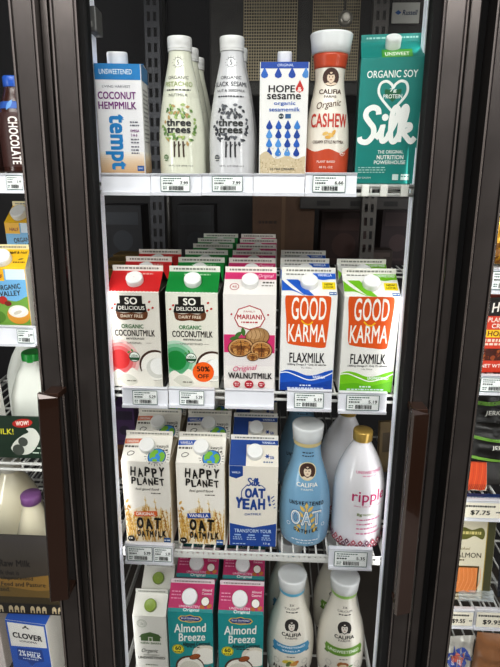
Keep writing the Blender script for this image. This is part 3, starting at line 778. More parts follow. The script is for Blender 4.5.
def handle(root, x0, x1, lean, z0, z1):
    """long boxed pull handle on two stand-offs"""
    hm = M('2e1d15', .12, .3, coat=.6)
    q = MB(); w = x1-x0
    vs = []
    prof = [(0, -.030), (0, -.038), (w*.12, -.042), (w, -.034), (w, -.026)]
    n = len(prof)
    for z in (z0, z1):
        for x, y in prof: vs.append((x0+x+lean*(z-z0), DY-.006+y, z-(.008 if z == z1 and x > w*.05 else 0)))
    for i in range(n):
        j = (i+1) % n; q.add([vs[i], vs[j], vs[n+j], vs[n+i]], [(0, 1, 2, 3)], BRONZE_HIGHLIGHT if i == 1 else (hm if i == 2 else M('2a1d17', .4, .4)))
    q.add(vs[:n], [tuple(range(n))[::-1]], hm); q.add(vs[n:], [tuple(range(n))], hm)
    for z in (z0, z1-.012): q.box(x0+lean*(z-z0)+w*.15, DY-.036, z, x0+w*.98+lean*(z-z0), DY-.001, z+.01, M('3a261c', .3, .4), .001)
    return q.build('handle', root, 'dark brown glossy pull handle')
def door(n, xl, xr, hinge, hnd=None):
    root = empty('door_%d' % n, ((xl[0]+xr[1])/2, DY, ZB), kind='structure')
    off = root.location
    root.location = (0, 0, 0)
    for a, b in (xl, xr): stile(root, a, b)
    for z0, z1 in ((ZB, ZB+.06), (ZT-.06, ZT)):
        q = MB(); q.box(xl[1], DY+.001, z0, xr[0], DY+.03, z1, BRONZE, .003); q.build('rail', root)
    q = MB()
    gl, gr = (.007, .011) if n == 2 else (.002, .002)
    for x0, x1 in ((xl[1], xl[1]+gl), (xr[0]-gr, xr[0])):
        q.box(x0, DY+.004, ZB+.06, x1, DY+.034, ZT-.06, BLACK)
    q.build('gasket', root)
    q = MB(); q.box(xl[1]+.001, DY+.016, ZB+.06, xr[0]-.002, DY+.020, ZT-.06, GLASS); q.build('glass_pane', root, 'clear glass pane')
    if hnd: handle(root, *hnd)
    return root
hz = lambda px, py: at(px, py, DY-.045).z
dw = X(440.5, DY, 300)-X(73)
X3 = lambda px: X(px, DY, 300)
d1 = (X(37.5), X(60.5)); d2l = (X(73), X(96.5)); d2r = (X3(418), X3(440.5)); d3 = (X3(465), X3(489))
zh0, zh1 = hz(405, 615), hz(415, 410)
door(1, (d1[1]-dw, d1[1]-dw+.042), d1, 'l', (X(40, DY-.045, 495), X(58.5, DY-.045, 495), .026, hz(55, 601), hz(45, 394)))
door(2, d2l, d2r, 'l', (X(403.5, DY-.045, 510), X(421, DY-.045, 510), 0, zh0, zh1))
door(3, d3, (d3[0]+dw-.042, d3[0]+dw), 'l')
# cabinet face strips between the doors
for i, (a, b) in enumerate(((64, 71), (442, 452))):
    q = MB(); x0, x1 = X(a, -.085, 333-33*i), X(b, -.085, 333-33*i)
    q.box(x0, -.088, ZB-.02, x1, -.07, ZT+.02, BRONZE, .002); struct('trim_%d' % (3+i), q)
for i, (a, b) in enumerate(((56, 78), (437, 468))):
    q = MB(); x0, x1 = X(a, -.06), X(b, -.06)
    q.box(x0, -.068, ZB-.02, x1, -.045, ZT+.02, BLACK); struct('trim_%d' % (5+i), q)
# light columns behind the door edges
LEDX = []
for nm, a, b, Y, col, lab in (('light_column', 100.5, 106.5, -.035, '47484c', 'slim grey light column inside the left edge of the middle door'), ('light_column', 402.5, 411.5, -.035, 'b9bdbd', 'pale light column inside the right edge of the middle door')):
    r = empty(nm, (X(a, Y), Y, ZB-.01), label=lab, cat='light', group='cooler light columns')
    w = X(b, Y)-X(a, Y); q = MB(); q.box(0, 0, 0, w, .028, ZT-ZB+.02, M(col, .35), .003); q.build('housing', r)
    q = MB()
    s = 1 if a < 250 and a > 90 or a > 450 else -1
    x = w+.0012 if s > 0 else -.0012
    q.box(min(x, x-s*.002), .006, .02, max(x, x-s*.002), .024, ZT-ZB-.02, M('f4f6ff', .4, emit=.12)); q.build('diffuser', r)
    LEDX.append((X(a, Y), w, s))

# ------------------------------------------------------------------ shelves
def tz(z, Y): return z+Y*math.tan(TILT)
S1 = at(385, 184, -.02).z+.02*math.tan(TILT); S2 = at(250, 389.5, 0).z; S3 = at(250, 546, 0).z; S4 = S3-.330
def wire_shelf(loc, x0, x1, depth, label, yf, group='white wire shelves', clips=(), comb=False):
    r = empty('wire_shelf', loc, (TILT, 0, 0), label, 'shelf', group)
    q = MB(); n = int((x1-x0)/.022)
    for i in range(n+1):
        x = x0+(x1-x0)*i/n; q.tube([(x, yf, -.0035), (x, depth, -.0035)], .0022, WIRE, 5)
    for k in range(4): q.tube([(x0, yf+.08+k*(depth-.1)/3, -.0085), (x1, yf+.08+k*(depth-.1)/3, -.0085)], .0028, WIRE, 6)
    q.build('wire_deck', r)
    q = MB()
    for z in (-.003, -.0165): q.tube([(x0, yf, z), (x1, yf, z)], .003, WIRE, 8)
    if comb:
        q.box(x0+.003, yf-.0035, -.017, x1-.003, yf+.001, -.0085, WIRE, .0008)
        k = int((x1-x0)/.0105)
        for i in range(k): q.box(x0+.004+i*.0105, yf-.0032, -.0088, x0+.004+i*.0105+(.0085 if i % 3 else .0055), yf+.0008, -.002, WIRE)
    else:
        for i in range(int((x1-x0)/.05)+1): q.tube([(x0+i*.05, yf, -.003), (x0+i*.05, yf, -.0165)], .002, WIRE, 5)
    q.build('front_rail', r)
    for x in (x0, x1):
        q = MB(); q.tube([(x, yf, -.004), (x, depth, -.004)], .0035, WIRE, 6); q.tube([(x, yf+.01, -.017), (x, depth, -.017)], .0025, WIRE, 6); q.tube([(x, yf+.01, -.017), (x, yf, -.004)], .0025, WIRE, 6); q.build('side_rail', r)
    for c in clips:
        q = MB(); q.box(c-.006, yf-.006, -.019, c+.006, yf+.003, -.0002, M('efefe8', .4), .0015); q.build('glide_clip', r)
    return r
XL, XR = at(107, 389, 0).x, at(397, 389, 0).x
x0, x1 = at(103, 180, 0).x, at(409, 180, 0).x
wire_shelf((0, 0, S1), x0, x1, .62, 'topmost wire shelf in the middle cooler, under the nut milk bottles', -.035, clips=(at(362, 183, 0).x, at(380, 183, 0).x, at(400, 183, 0).x))
wire_shelf((0, 0, S2), XL, XR, .62, 'second wire shelf in the middle cooler, under the coconut and flax milk cartons', -.004)
wire_shelf((0, 0, S3), XL, XR, .62, 'third wire shelf in the middle cooler, under the oat milk', -.016, comb=True)
wire_shelf((0, 0, S4), XL, XR, .62, 'lowest wire shelf in the middle cooler, under the almond milk', -.004)

TAGW = M('fafcfb', .45); TG = '4c6a62'
TAGN = [0]
def tag_paper(parent, x0, x1, z0, z1, y, price, big=False, cream=False):
    t = MB(); t.box(x0, y-.0006, z0, x1, y, z1, M('efe9d8', .5) if cream else TAGW); o = t.build('price_tag', parent)
    a = Art(x1-x0, z1-z0); a.part = 'tag_print'
    if cream:
        a.dashes(4, 84, 22, 12, '3a3a3a', seed=price[0] if isinstance(price, int) else 3); a.text('$'+price, 44, 66, 52, 34, '1a1a1a', .02); a.dashes(86, 97, 60, 10, '6a6a6a')
    else:
        for u0, v0, u1, v1 in ((0, 0, 100, 4), (0, 96, 100, 100), (0, 0, 2, 100), (98, 0, 100, 100)): a.rect(u0, v0, u1, v1, TG)
        TAGN[0] += 1; a.dashes(8, 70, 16, 7, TG, seed=TAGN[0]); a.dashes(8, 46, 30, 6, TG, seed=TAGN[0]+5); a.dashes(8, 40, 46, 9, '30403a', seed=TAGN[0]+9)
        a.text(price, 80, 43, 26, 20, '26352f', .02); a.rect(6, 57, 94, 58.5, '9ab0a8')
        rn = random.Random(TAGN[0]); u = 28
        while u < 76: w = rn.choice((1.2, 2, 3)); a.rect(u, 64, u+w, 90, '15201c'); u += w+rn.choice((1, 1.8))
        a.dashes(8, 22, 70, 6, TG); a.dashes(8, 22, 82, 6, TG)
    for it in range(len(a.items)): pass
    a.build(o, lambda x, l, z: ((x0+x1)/2+x, y-.0006-l, z0+z))
def holder(px0, py0, px1, py1, Y, label, tags, group='plastic tag holders', col=WHITE_PL, sq=0.0):
    p0, p1 = at(px0, (py0+py1)/2, Y), at(px1, (py0+py1)/2, Y); pm = (px0+px1)/2
    zt, zb = at(pm, py0, Y).z, at(pm, py1, Y).z; w = p1.x-p0.x; h = zt-zb
    r = empty('shelf_tag_holder', ((p0.x+p1.x)/2, Y, zb), label=label, cat='tag holder', group=group)
    prof = [(0, .0), (-.006, -.002), (-.007, .003), (-.003, .0035), (-.002, h*.12), (-.001, h*.88), (-.0035, h-.003), (-.005, h-.001), (-.002, h), (.004, h), (.004, h*.1)]
    q = MB(); n = len(prof); vs = [(s*w/2, y, z) for s in (-1, 1) for y, z in prof]
    for i in range(n):
        j = (i+1) % n; q.add([vs[i], vs[j], vs[n+j], vs[n+i]], [(0, 1, 2, 3)], col)
    q.add(vs[:n], [tuple(range(n))[::-1]], col); q.add(vs[n:], [tuple(range(n))], col); q.build('channel', r)
    q = MB(); q.box(-w/2, .004, h*.55, w/2, .02, h*.7, col); q.build('clip', r)
    for u0, u1, price, *k in tags: tag_paper(r, -w/2+w*u0/100, -w/2+w*u1/100, h*.13, h*.87, -.0045, price, cream=bool(k))
    return r
H1 = -.05
holder(101.5, 173.5, 150.8, 194.3, H1, 'empty white tag holder below the blue and white hemp milk carton', [])
holder(151.2, 173.5, 201.8, 194.5, H1, 'white tag holder below the green-leaf nut milk bottle', [(20, 78, '7.99')])
holder(202.2, 173.5, 253.0, 194.5, H1, 'white tag holder below the grey sesame milk bottle', [(20, 80, '7.99')])
holder(253.4, 173.5, 304.6, 195, H1, 'empty white tag holder below the blue-drop sesame milk carton', [])
holder(305.2, 172.5, 356.5, 195.5, H1, 'white tag holder below the orange cashew milk bottle', [(14, 78, '6.66')])
H2 = -.02
holder(122.5, 387, 168, 406, H2, 'white tag holder below the red coconut milk carton', [(24, 78, '5.29')])
holder(169, 387.5, 214.5, 406.3, H2, 'white tag holder below the green coconut milk carton with the orange sticker', [(24, 78, '5.29')])
holder(225, 389, 274, 407, H2, 'empty white tag holder below the walnut milk carton', [])
holder(287, 389.5, 331.5, 409.5, H2, 'white tag holder below the blue flax milk carton', [(16, 82, '5.19')])
holder(338, 391.5, 386.5, 412, H2, 'white tag holder below the green flax milk carton', [(16, 84, '5.19')])
H3 = -.03
holder(125.5, 543, 173, 562, H3, 'white tag holder with two tags side by side below the left oat milk cartons', [(5, 58, '5.99'), (61, 98, '5.39')])
holder(328.5, 547.5, 372, 567.5, H3, 'white tag holder below the white bottle with the gold cap', [(12, 88, '5.35')])

# ------------------------------------------------------------------ top shelf
def on(S, px, py, Y=0.0, dy=0.0):
    """base point on a sloping shelf: x measured in the photo on the plane Y, dy = depth of the origin behind Y"""
    y = Y+dy; return (at(px, py, Y).x, y, S+.0006+y*math.tan(TILT))
ROWV = Vector((0, math.cos(TILT), math.sin(TILT)))
def behind(root, n, pitch, labels, jig=.0025):
    for i in range(n):
        o = dup(root, Vector(root.location)+ROWV*pitch*(i+1)+Vector((random.uniform(-jig, jig), 0, 0)), label=labels[i])
ORD = ['second', 'third', 'fourth', 'fifth', 'sixth', 'seventh']

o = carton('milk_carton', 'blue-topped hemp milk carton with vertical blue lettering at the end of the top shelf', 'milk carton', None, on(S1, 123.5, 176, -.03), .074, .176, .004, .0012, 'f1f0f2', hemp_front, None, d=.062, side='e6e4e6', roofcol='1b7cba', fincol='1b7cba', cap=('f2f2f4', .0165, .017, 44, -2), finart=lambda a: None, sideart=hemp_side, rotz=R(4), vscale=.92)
TP = [(r*.965, z*.932) for r, z in [(0.034, 0), (.0385, .004), (.0400, .012), (.0402, .05), (.0400, .075), (.0372, .108), (.0322, .140), (.0268, .168), (.0215, .192), (.0192, .207), (.0188, .221)]]
TCAP = [(r*.99, z*.932) for r, z in [(.0196, .2178), (.0198, .2185), (.0198, .224), (.0200, .2245), (.0200, .234), (.019, .2362), (.017, .2365), (.0005, .2365)]]
for kind, px, col, lab in (('green', 179.5, 'dfe0cf', 'cream bottle printed with a ring of green leaves on the top shelf'), ('grey', 230.5, 'd4d4d6', 'grey-white bottle printed with a ring of dark leaves on the top shelf')):
    o = bottle('milk_bottle', lab, 'milk bottle', 'leaf-printed nut milk bottles', on(S1, px, 176, -.03, .042), TP, M(col, .22, coat=.3), trees_front(kind), ('cap', TCAP, PL('e2e2e0'), True), ring=[('neck_ring', .199, .2025, .0012, PL('dededc'))], vscale=.92, arth=.2105)
    behind(o, 2 if kind == 'green' else 1, .083, ['bottle directly behind the front %s-leaf bottle on the top shelf' % ('green' if kind == 'green' else 'dark'), 'rearmost bottle in the %s-leaf row on the top shelf' % ('green' if kind == 'green' else 'dark')])

o = carton('milk_carton', 'white sesame milk carton printed with blue drops on the top shelf', 'milk carton', None, on(S1, 282, 176, -.03),   .076, .178, .004, .0012, 'ecebe8', hope_front, None, d=.062, side='e4e2de', roofcol='2350a8', fincol='2350a8', cap=('e8e8ea', .0115, .015, 50, -2), finart=lambda a: None, vscale=.92)
CP = [(r*.985, z*.912) for r, z in [(.030, 0), (.0345, .003), (.0362, .010), (.0372, .04), (.0368, .07), (.0345, .100), (.0300, .130), (.0255, .155), (.0237, .172), (.0245, .190), (.0268, .208), (.0272, .214)]]
CCAP = [(r*.985, z*.912) for r, z in [(.0285, .2135), (.0305, .2140), (.0322, .229), (.0338, .240), (.0340, .243), (.0325, .2450), (.028, .2445), (.0005, .2440)]]
CW = M('e8e2d6', .3, coat=.2)
o = bottle('milk_bottle', 'curvy cashew milk bottle with orange foot and frosted lid on the top shelf', 'milk bottle', None, on(S1, 327, 176, -.03, .038), CP, CW, cashew_front, ('cap', CCAP, FROST, True), ring=[('orange_neck_band', .173, .1938, .0006, M('c4502e', .35))], vscale=.93, arth=.2235)
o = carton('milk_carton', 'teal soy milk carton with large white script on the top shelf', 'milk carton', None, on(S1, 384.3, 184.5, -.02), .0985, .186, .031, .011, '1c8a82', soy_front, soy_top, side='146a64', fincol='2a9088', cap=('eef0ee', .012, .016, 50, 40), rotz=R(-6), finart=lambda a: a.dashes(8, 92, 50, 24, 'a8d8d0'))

# ------------------------------------------------------------------ second shelf
hb, rf, fn = .180, .030, .0105
RL = ('ecc4c0', 'e39a98', 'd86a6c'); GL = ('bcd8c4', '8cc4a0', '58a878')
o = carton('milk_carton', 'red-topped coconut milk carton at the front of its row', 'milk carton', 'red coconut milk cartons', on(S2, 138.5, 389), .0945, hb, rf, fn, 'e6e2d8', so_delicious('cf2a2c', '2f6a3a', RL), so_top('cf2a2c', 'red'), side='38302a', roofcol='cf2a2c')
behind(o, 2, .0965, ['red-topped coconut milk carton, second from the front of its row', 'red-topped coconut milk carton at the back of its row'])
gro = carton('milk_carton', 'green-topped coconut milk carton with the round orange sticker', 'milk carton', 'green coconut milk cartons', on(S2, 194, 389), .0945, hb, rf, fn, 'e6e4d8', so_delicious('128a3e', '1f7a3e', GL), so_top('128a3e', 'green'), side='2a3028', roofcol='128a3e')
behind(gro, 5, .0965, ['green-topped coconut milk carton, %s from the front of its row' % ORD[i] for i in range(4)]+['green-topped coconut milk carton at the very back of its row'], .003)
o = carton('milk_carton', 'white walnut milk carton with pink band and walnuts at the front of its row', 'milk carton', 'walnut milk cartons', on(S2, 249, 389.5), .0945, hb, rf, fn, 'eeeae6', walnut_front, walnut_top, side='e4dfda')
behind(o, 5, .0965, ['pink-striped walnut milk carton, %s from the front of its row' % ORD[i] for i in range(4)]+['pink-striped walnut milk carton at the very back of its row'], .002)
o = carton('milk_carton', 'blue and white flax milk carton with orange panel at the front of its row', 'milk carton', 'blue flax milk cartons', on(S2, 305.5, 390.5), .0985, hb, rf, fn, 'ecebe8', karma('1d5cc0', '164ca6', 'VANILLA'), karma_top('2463c4', 'VANILLA'), side='dfdedc')
behind(o, 2, .1015, ['blue and white flax milk carton, second from the front of its row', 'blue and white flax milk carton at the back of its row'])
o = carton('milk_carton', 'lime green and white flax milk carton with orange panel at the front', 'milk carton', 'green flax milk cartons', on(S2, 365, 393.5), .0985, hb, rf, fn, 'ecebe6', karma('7cc41c', '68b416', 'UNSWEETENED'), karma_top('7cc026', 'UNSWEETENED'), side='dfdeda', rotz=R(1.5))
behind(o, 1, .1015, ['lime green and white flax milk carton behind the front one'])

# ------------------------------------------------------------------ third shelf
o = carton('milk_carton', 'oat milk carton with globe and orange band at the front of its row', 'milk carton', 'orange-band oat milk cartons', on(S3, 150, 542.5), .0945, hb+.005, rf, fn, 'efebe2', happy_front('d9662c', 'ORIGINAL'), happy_top('d87a5a', 'ORIGINAL'), side='ddd2bc', fincol='e8e4da', cap=('f0efec', .0155, .012, 50, 44))
behind(o, 2, .0975, ['globe-printed oat milk carton with orange band, second in its row', 'globe-printed oat milk carton with orange band, third in its row', 'globe-printed oat milk carton with orange band at the back of its row'])
o = carton('milk_carton', 'oat milk carton with globe and blue band at the front of its row', 'milk carton', 'blue-band oat milk cartons', on(S3, 202, 544), .0945, hb+.005, rf, fn, 'efebe2', happy_front('2350a8', 'VANILLA'), happy_top('2f5cb4', 'VANILLA'), side='ddd2bc', fincol='e8e4da', cap=('f0efec', .0155, .012, 50, 44))
behind(o, 3, .0975, ['globe-printed oat milk carton with blue band, second in its row', 'globe-printed oat milk carton with blue band, third in its row', 'globe-printed oat milk carton with blue band at the back of its row'])
o = carton('milk_carton', 'blue and cream oat milk carton with round blue lettering at the front', 'milk carton', 'blue and cream oat milk cartons', on(S3, 252.7, 547), .0945, hb+.002, rf, fn, 'ece6da', oatyeah_front, oatyeah_top, side='e0d8c8', fincol='efece4', cap=('f2f2f0', .0155, .013, 52, 52))
behind(o, 2, .0965, ['blue and cream oat milk carton, second from the front of its row', 'blue and cream oat milk carton, third from the front of its row', 'blue and cream oat milk carton at the back of its row'])
BP = [(.040, 0), (.0465, .004), (.0495, .014), (.0512, .04), (.0515, .07), (.0492, .103), (.0435, .133), (.0360, .158), (.0295, .180), (.0265, .200), (.0262, .214), (.0265, .2225)]
BCAP = [(.0275, .2215), (.0285, .222), (.0295, .236), (.0308, .247), (.0308, .2500), (.0295, .2520), (.025, .2512), (.0005, .2508)]
BLUE = M('86b2d0', .22, coat=.4)
GOLD = M('d3b668', .3, .35)
o = bottle('milk_bottle', 'light blue curvy oat milk bottle with frosted lid at the front', 'milk bottle', 'light blue oat milk bottles', on(S3, 304.5, 548.5, 0, .046), BP, BLUE, calif_oat, ('cap', BCAP, FROST, True), ring=[('gold_neck_band', .2135, .2215, .0008, M('d8c894', .35))])
behind(o, 1, .178, ['light blue curvy oat milk bottle behind the front one'])
PP = [(.042, 0), (.0480, .004), (.0502, .014), (.0505, .06), (.0502, .115), (.0478, .142), (.0420, .166), (.0330, .188), (.0235, .206), (.0178, .217), (.0172, .224)]
PCAP = [(.0180, .2225), (.0187, .2235), (.0189, .240), (.0180, .2425), (.0165, .243), (.0005, .2428)]
GCAP = M('c9a95c', .28, .45)
o = bottle('milk_bottle', 'white straight-sided bottle with gold cap and pink lettering at the front', 'milk bottle', 'white gold-capped bottles', on(S3, 358, 550, 0, .045), PP, M('e9e7ea', .2, coat=.4), ripple_front, ('cap', PCAP, GCAP, True))
behind(o, 1, .104, ['white gold-capped bottle behind the front one, turned aside'])
o2 = [c for c in bpy.data.objects if c.get('label') == 'white gold-capped bottle behind the front one, turned aside'][0]; o2.location.x -= .024; o2.rotation_euler[2] = R(35)

# ------------------------------------------------------------------ lowest shelf
o = carton('milk_carton', 'narrow white almond milk carton with green cap and barn at the front', 'milk carton', 'green-capped almond milk cartons', on(S4, 153.5, 690), .071, .165, .026, .010, 'eceae2', barn_front, None, fincol='ecebe4', cap=('8fa83a', .0125, .012, 52, 55))
behind(o, 2, .075, ['narrow white almond milk carton with green cap, second in its row', 'narrow white almond milk carton with green cap at the back of its row'], .001)
first = o
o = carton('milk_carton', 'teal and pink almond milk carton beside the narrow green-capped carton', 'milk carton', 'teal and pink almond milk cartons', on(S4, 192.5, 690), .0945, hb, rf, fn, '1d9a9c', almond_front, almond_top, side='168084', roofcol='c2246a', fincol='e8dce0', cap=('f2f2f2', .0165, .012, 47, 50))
behind(o, 2, .0965, ['teal and pink almond milk carton, second in the row next to the green-capped cartons', 'teal and pink almond milk carton, third in the row next to the green-capped cartons'])
b = dup(o, on(S4, 240.5, 691.5), label='teal and pink almond milk carton beside the blue-ribbon bottle')
for i, l in enumerate(['teal and pink almond milk carton, second in the row beside the blue-ribbon bottles', 'teal and pink almond milk carton, third in the row beside the blue-ribbon bottles']):
    dup(o, Vector(b.location)+ROWV*.0965*(i+1), label=l)
AP = [(r, z*.955) for r, z in BP]; ACAP = [(r, z*.955) for r, z in BCAP]
for px, col, dk, fl, band, lab in ((289.5, '3f93bc', '22708f', 'VANILLA', '6ab4d2', 'blue'), (341, '6f9e34', '4c7624', 'PLAIN', '9cc46a', 'green')):
    o = bottle('milk_bottle', 'curvy white almond milk bottle with %s ribbon at the front' % lab, 'milk bottle', 'curvy white almond milk bottles', on(S4, px, 692, 0, .053), AP, M('e9e4d8', .25, coat=.3), calif_almond(col, dk, fl), ('cap', ACAP, FROST, True), ring=[('%s_neck_band' % lab, .2039, .2115, .0008, M(band, .35))])
    behind(o, 1, .112, ['curvy white almond milk bottle directly behind the %s-ribbon one' % lab])
# ------------------------------------------------------------------ left cooler, seen through its own door
def sbox(name, label, cat, group, loc, w, d, h, mat, art=None, rotz=0, tilt=TILT, bev=.0015, part='box'):
    r = empty(name, loc, (tilt, 0, rotz), label, cat, group)
    q = MB(); q.box(-w/2, 0, 0, w/2, d, h, mat, bev); q.build(part, r)
    if art:
        a = Art(w-.002, h); art(a); a.build(r, lambda x, l, z: (x, -l, z))
    return r
LA, LB, LC, LD, LE = at(12, 174, 0).z, at(15, 326, 0).z, at(20, 461, 0).z, at(30, 602, 0).z, at(30, 617, 0).z-.1795
lx0, lx1 = at(-120, 333, 0).x, at(52, 333, 0).x
for z, lab in ((LA, 'wire shelf in the left cooler under the blue-capped bottle'), (LB, 'wire shelf in the left cooler under the yellow cream cartons'), (LC, 'wire shelf in the left cooler under the white jug, above the milk bottles'), (LD, 'wire shelf in the left cooler under the cream milk bottles'), (LE, 'lowest wire shelf in the left cooler under the blue milk carton')):
    wire_shelf((0, 0, z), lx0, lx1 if z > LC else lx1+.035, .6, lab, -.004)
def choc_art(a):
    a.rect(-40, 30, 140, 92, '3c1a14')
    a.text('CHOCOLATE', 58, 62, 24, 54, 'e8e4e0', .03, rot=-90); a.text('organic', 82, 62, 12, 34, 'd8d4ce', 0, rot=-90)
    a.rect(-40, 18, 140, 26, '2a5aa8'); a.leaf(50, 22, 30, 12, 60, '6a9ad0')
DP = [(r, z*.80) for r, z in [(.026, 0), (.030, .004), (.0312, .012), (.0312, .09), (.0290, .118), (.0225, .145), (.0165, .165), (.0150, .175)]]
o = bottle('milk_bottle', 'dark brown bottle with blue cap and white lettering in the left cooler', 'milk bottle', 'dark bottles in the left cooler', on(LA, 15, 172, -.01, .033), DP, M('3a1c14', .25, coat=.3), choc_art, ('cap', [(.0155, .138), (.0165, .139), (.0165, .153), (.015, .155), (.0005, .155)], PL('2a5cb4'), True))
dup(o, Vector(o.location)+Vector((-.066, 0, 0)), label='dark brown bottle cut by the picture edge in the left cooler')
holder(-40, 173, 25, 192, -.02, 'white tag holder in the left cooler below the dark bottle', [(74, 98, '3.49')])
def cream_art(a):
    a.rect(0, 0, 100, 100, '7ab4dc'); a.spoly([(-4, 60), (30, 52), (70, 56), (104, 50), (104, 104), (-4, 104)], '7aa648'); a.rect(0, 0, 46, 20, 'f0b81e'); a.rect(50, 0, 100, 18, 'd8e6f0')
    a.part = 'logo'
    a.text('ORGANIC', 54, 31, 62, 9, '1c1c18', .02, rot=6); a.text('VALLEY', 56, 42, 54, 9, '1c1c18', .02, rot=4); a.text('HALF', 28, 12, 28, 6, '8a1e1a', .02)
    a.part = 'picture'
    a.circ(36, 54, 11, 'b83228'); a.ell(48, 60, 9, 7, '7a2a1c'); a.ell(72, 80, 30, 26, 'd89a3c', 0, 24); a.ell(72, 74, 26, 17, 'e8e4dc', 0, 22); a.ell(72, 73, 20, 11, 'f4f2ec', 10, 16); a.ell(70, 76, 12, 5, 'cfc8ba', 20, 12)
    a.ell(14, 84, 24, 18, '5c8a30', 0, 14)
def cream_top(a):
    a.dashes(6, 60, 20, 7, '6a4a10'); a.text('Half & Half', 74, 16, 44, 12, '3a2a10', .02); a.leaf(84, 50, 16, 6, 20, '8a7a3a'); a.dashes(66, 96, 66, 7, '7a5a18')
for i, (px, py, dy, rz, lab) in enumerate(((12, 326, 0, 5, 'yellow-topped cream carton at the front of the left cooler'), (24, 300, .11, -8, 'yellow-topped cream carton behind the front one in the left cooler'))):
    if i == 0:
        o = carton('cream_carton', lab, 'cream carton', 'yellow cream cartons', on(LB, px, py), .072, .105, .03, .009, 'f0c22c', cream_art, cream_top, fincol='efe0b0', side='efece2', cap=('f4f4f2', .0165, .013, 40, 55), rotz=R(rz))
    else:
        dup(o, (at(px, 260, dy).x+.004, dy, LB+.07+dy*math.tan(TILT)), (TILT, 0, R(rz)), lab)
sbox('wooden_riser', 'pale block holding up the rear cream carton in the left cooler', 'block', None, (at(24, 260, .11).x, .105, LB+.105*math.tan(TILT)), .075, .09, .068, M('e9e6df', .5))
sbox('milk_jug_lid', 'x', 'x', None, (5, 5, 5), .01, .01, .01, PL('f0f0f0')) if False else None
holder(-60, 325, 36, 344, -.02, 'white tag holder in the left cooler below the yellow cream cartons', [(82, 99, '3.99')])
# white milk jug with a green cap
def jug(loc, label, capcol='2fa84a'):
    r = empty('milk_jug', loc, (TILT, 0, R(10)), label, 'milk jug'); q = MB(); m = M('e4e6de', .4, bump=.1, scale=40)
    q.lathe(spline([(.034, 0), (.041, .004), (.043, .014), (.043, .095), (.040, .120), (.030, .150), (.020, .170), (.0185, .179)], 4), m, 40, ex=3.2); q.build('body', r)
    q = MB(); q.tube(spline([(.020, .012, .165), (.036, .02, .152), (.047, .024, .125), (.049, .024, .095), (.040, .02, .074)], 5), .0075, m, 10); q.build('handle', r)
    screw_cap(r, PL(capcol), .0195, .017, (0, 0, .177), 0)
    r.scale = (1.03, 1.03, 1.03); q = Art(.05, .05); q.part = 'embossed_emblem'; q.ring(50, 50, 40, 6, 'a8cfa8'); q.leaf(50, 50, 50, 24, 40, 'a8cfa8'); q.build(r, lambda x, l, z: (x, -.043-l, z+.02))
    return r
j = jug(on(LC, 29, 430, .03, .05), 'white milk jug with green cap in the left cooler')
def leaflet(a):
    a.rect(0, 0, 100, 16, '3a7a3a'); a.rect(78, 0, 100, 100, '2a5a9a')
    for v in range(24, 96, 7): a.dashes(10, 72, v, 2, '8a8a80', seed=v)
sbox('milk_carton', 'white carton with a blue edge standing at an angle beside the white jug', 'milk carton', None, on(LC, -17, 430, .0, .004), .05, .04, .16, CM('e8e6e0'), leaflet, rotz=R(-28))
j2 = jug(on(LC, -4, 430, .02, .165), capcol='b4b8b4', label='white milk jug at the picture edge, behind the angled carton'); 
def promo(a):
    a.part = 'lettering'; a.text('MILK!', 63, 36, 18, 14, 'd8d23c', .02); a.part = 'badge'; a.ell(81, 15, 9.5, 4.2, 'b8281e', 8, 20); a.text('WOW!', 81, 15, 12, 11, 'f4e8e0', .03, rot=6, shear=.2)
    a.part = 'picture'
    a.spoly([(68, 76), (72, 60), (80, 44), (86, 36), (84, 28), (90, 26), (94, 34), (96, 50), (92, 72), (84, 90), (72, 90)], 'd4d6cc', 3); a.circ(80, 60, 4.5, '4a5048'); a.circ(75, 80, 5.5, '4a5048'); a.ring(40, 72, 6, .8, 'c8d8c8'); a.dashes(88, 99, 74, 3, 'c8d8c8'); a.dashes(88, 99, 86, 3, 'c8d8c8')
def panel(name, label, cat, px0, py0, px1, py1, Y, col, art, rough=.45):
    p0, p1 = at(px0, py1, Y), at(px1, py0, Y); zb, zt = at((px0+px1)/2, py1, Y).z, at((px0+px1)/2, py0, Y).z
    xa, xb = at(px0, (py0+py1)/2, Y).x, at(px1, (py0+py1)/2, Y).x
    r = empty(name, ((xa+xb)/2, Y, zb), label=label, cat=cat); q = MB(); q.box(-(xb-xa)/2, 0, 0, (xb-xa)/2, .004, zt-zb, M(col, rough)); q.build('panel', r)
    a = Art(xb-xa, zt-zb); art(a); a.build(r, lambda x, l, z: (x, -l, z)); return r
panel('shelf_sign', 'dark green shelf sign with a white bottle picture and red oval', 'sign', -62, 416, 44, 457, -.012, '16301f', promo)
# cream-coloured milk bottles above the raw-milk sign
MP = [(r*1.0, z*1.36) for r, z in [(.033, 0), (.038, .004), (.0395, .012), (.0395, .075), (.036, .098), (.027, .122), (.0195, .142), (.0180, .152)]]
MILK = M('f4ecd2', .18, coat=.5)
o = bottle('milk_bottle', 'cream-coloured milk bottle with purple cap behind the dark sign', 'milk bottle', 'cream milk bottles in the left cooler', on(LD, 36, 606, .02, .04), MP, MILK, None, ('cap', [(.0185, .204), (.0205, .2055), (.0205, .222), (.019, .2245), (.0005, .2245)], PL('8e6098'), True))
BPj = [(r, z*1.22) for r, z in [(.05, 0), (.056, .006), (.058, .02), (.058, .10), (.050, .135), (.034, .165), (.022, .182), (.020, .19)]]
bottle('milk_bottle', 'large cream-coloured milk bottle with white cap behind the purple-capped one', 'milk bottle', 'cream milk bottles in the left cooler', on(LD, 10, 606, .06, .08), BPj, MILK, None, ('cap', [(.0205, .229), (.0225, .231), (.0225, .245), (.021, .248), (.0005, .248)], PL('d8d4c8'), True))
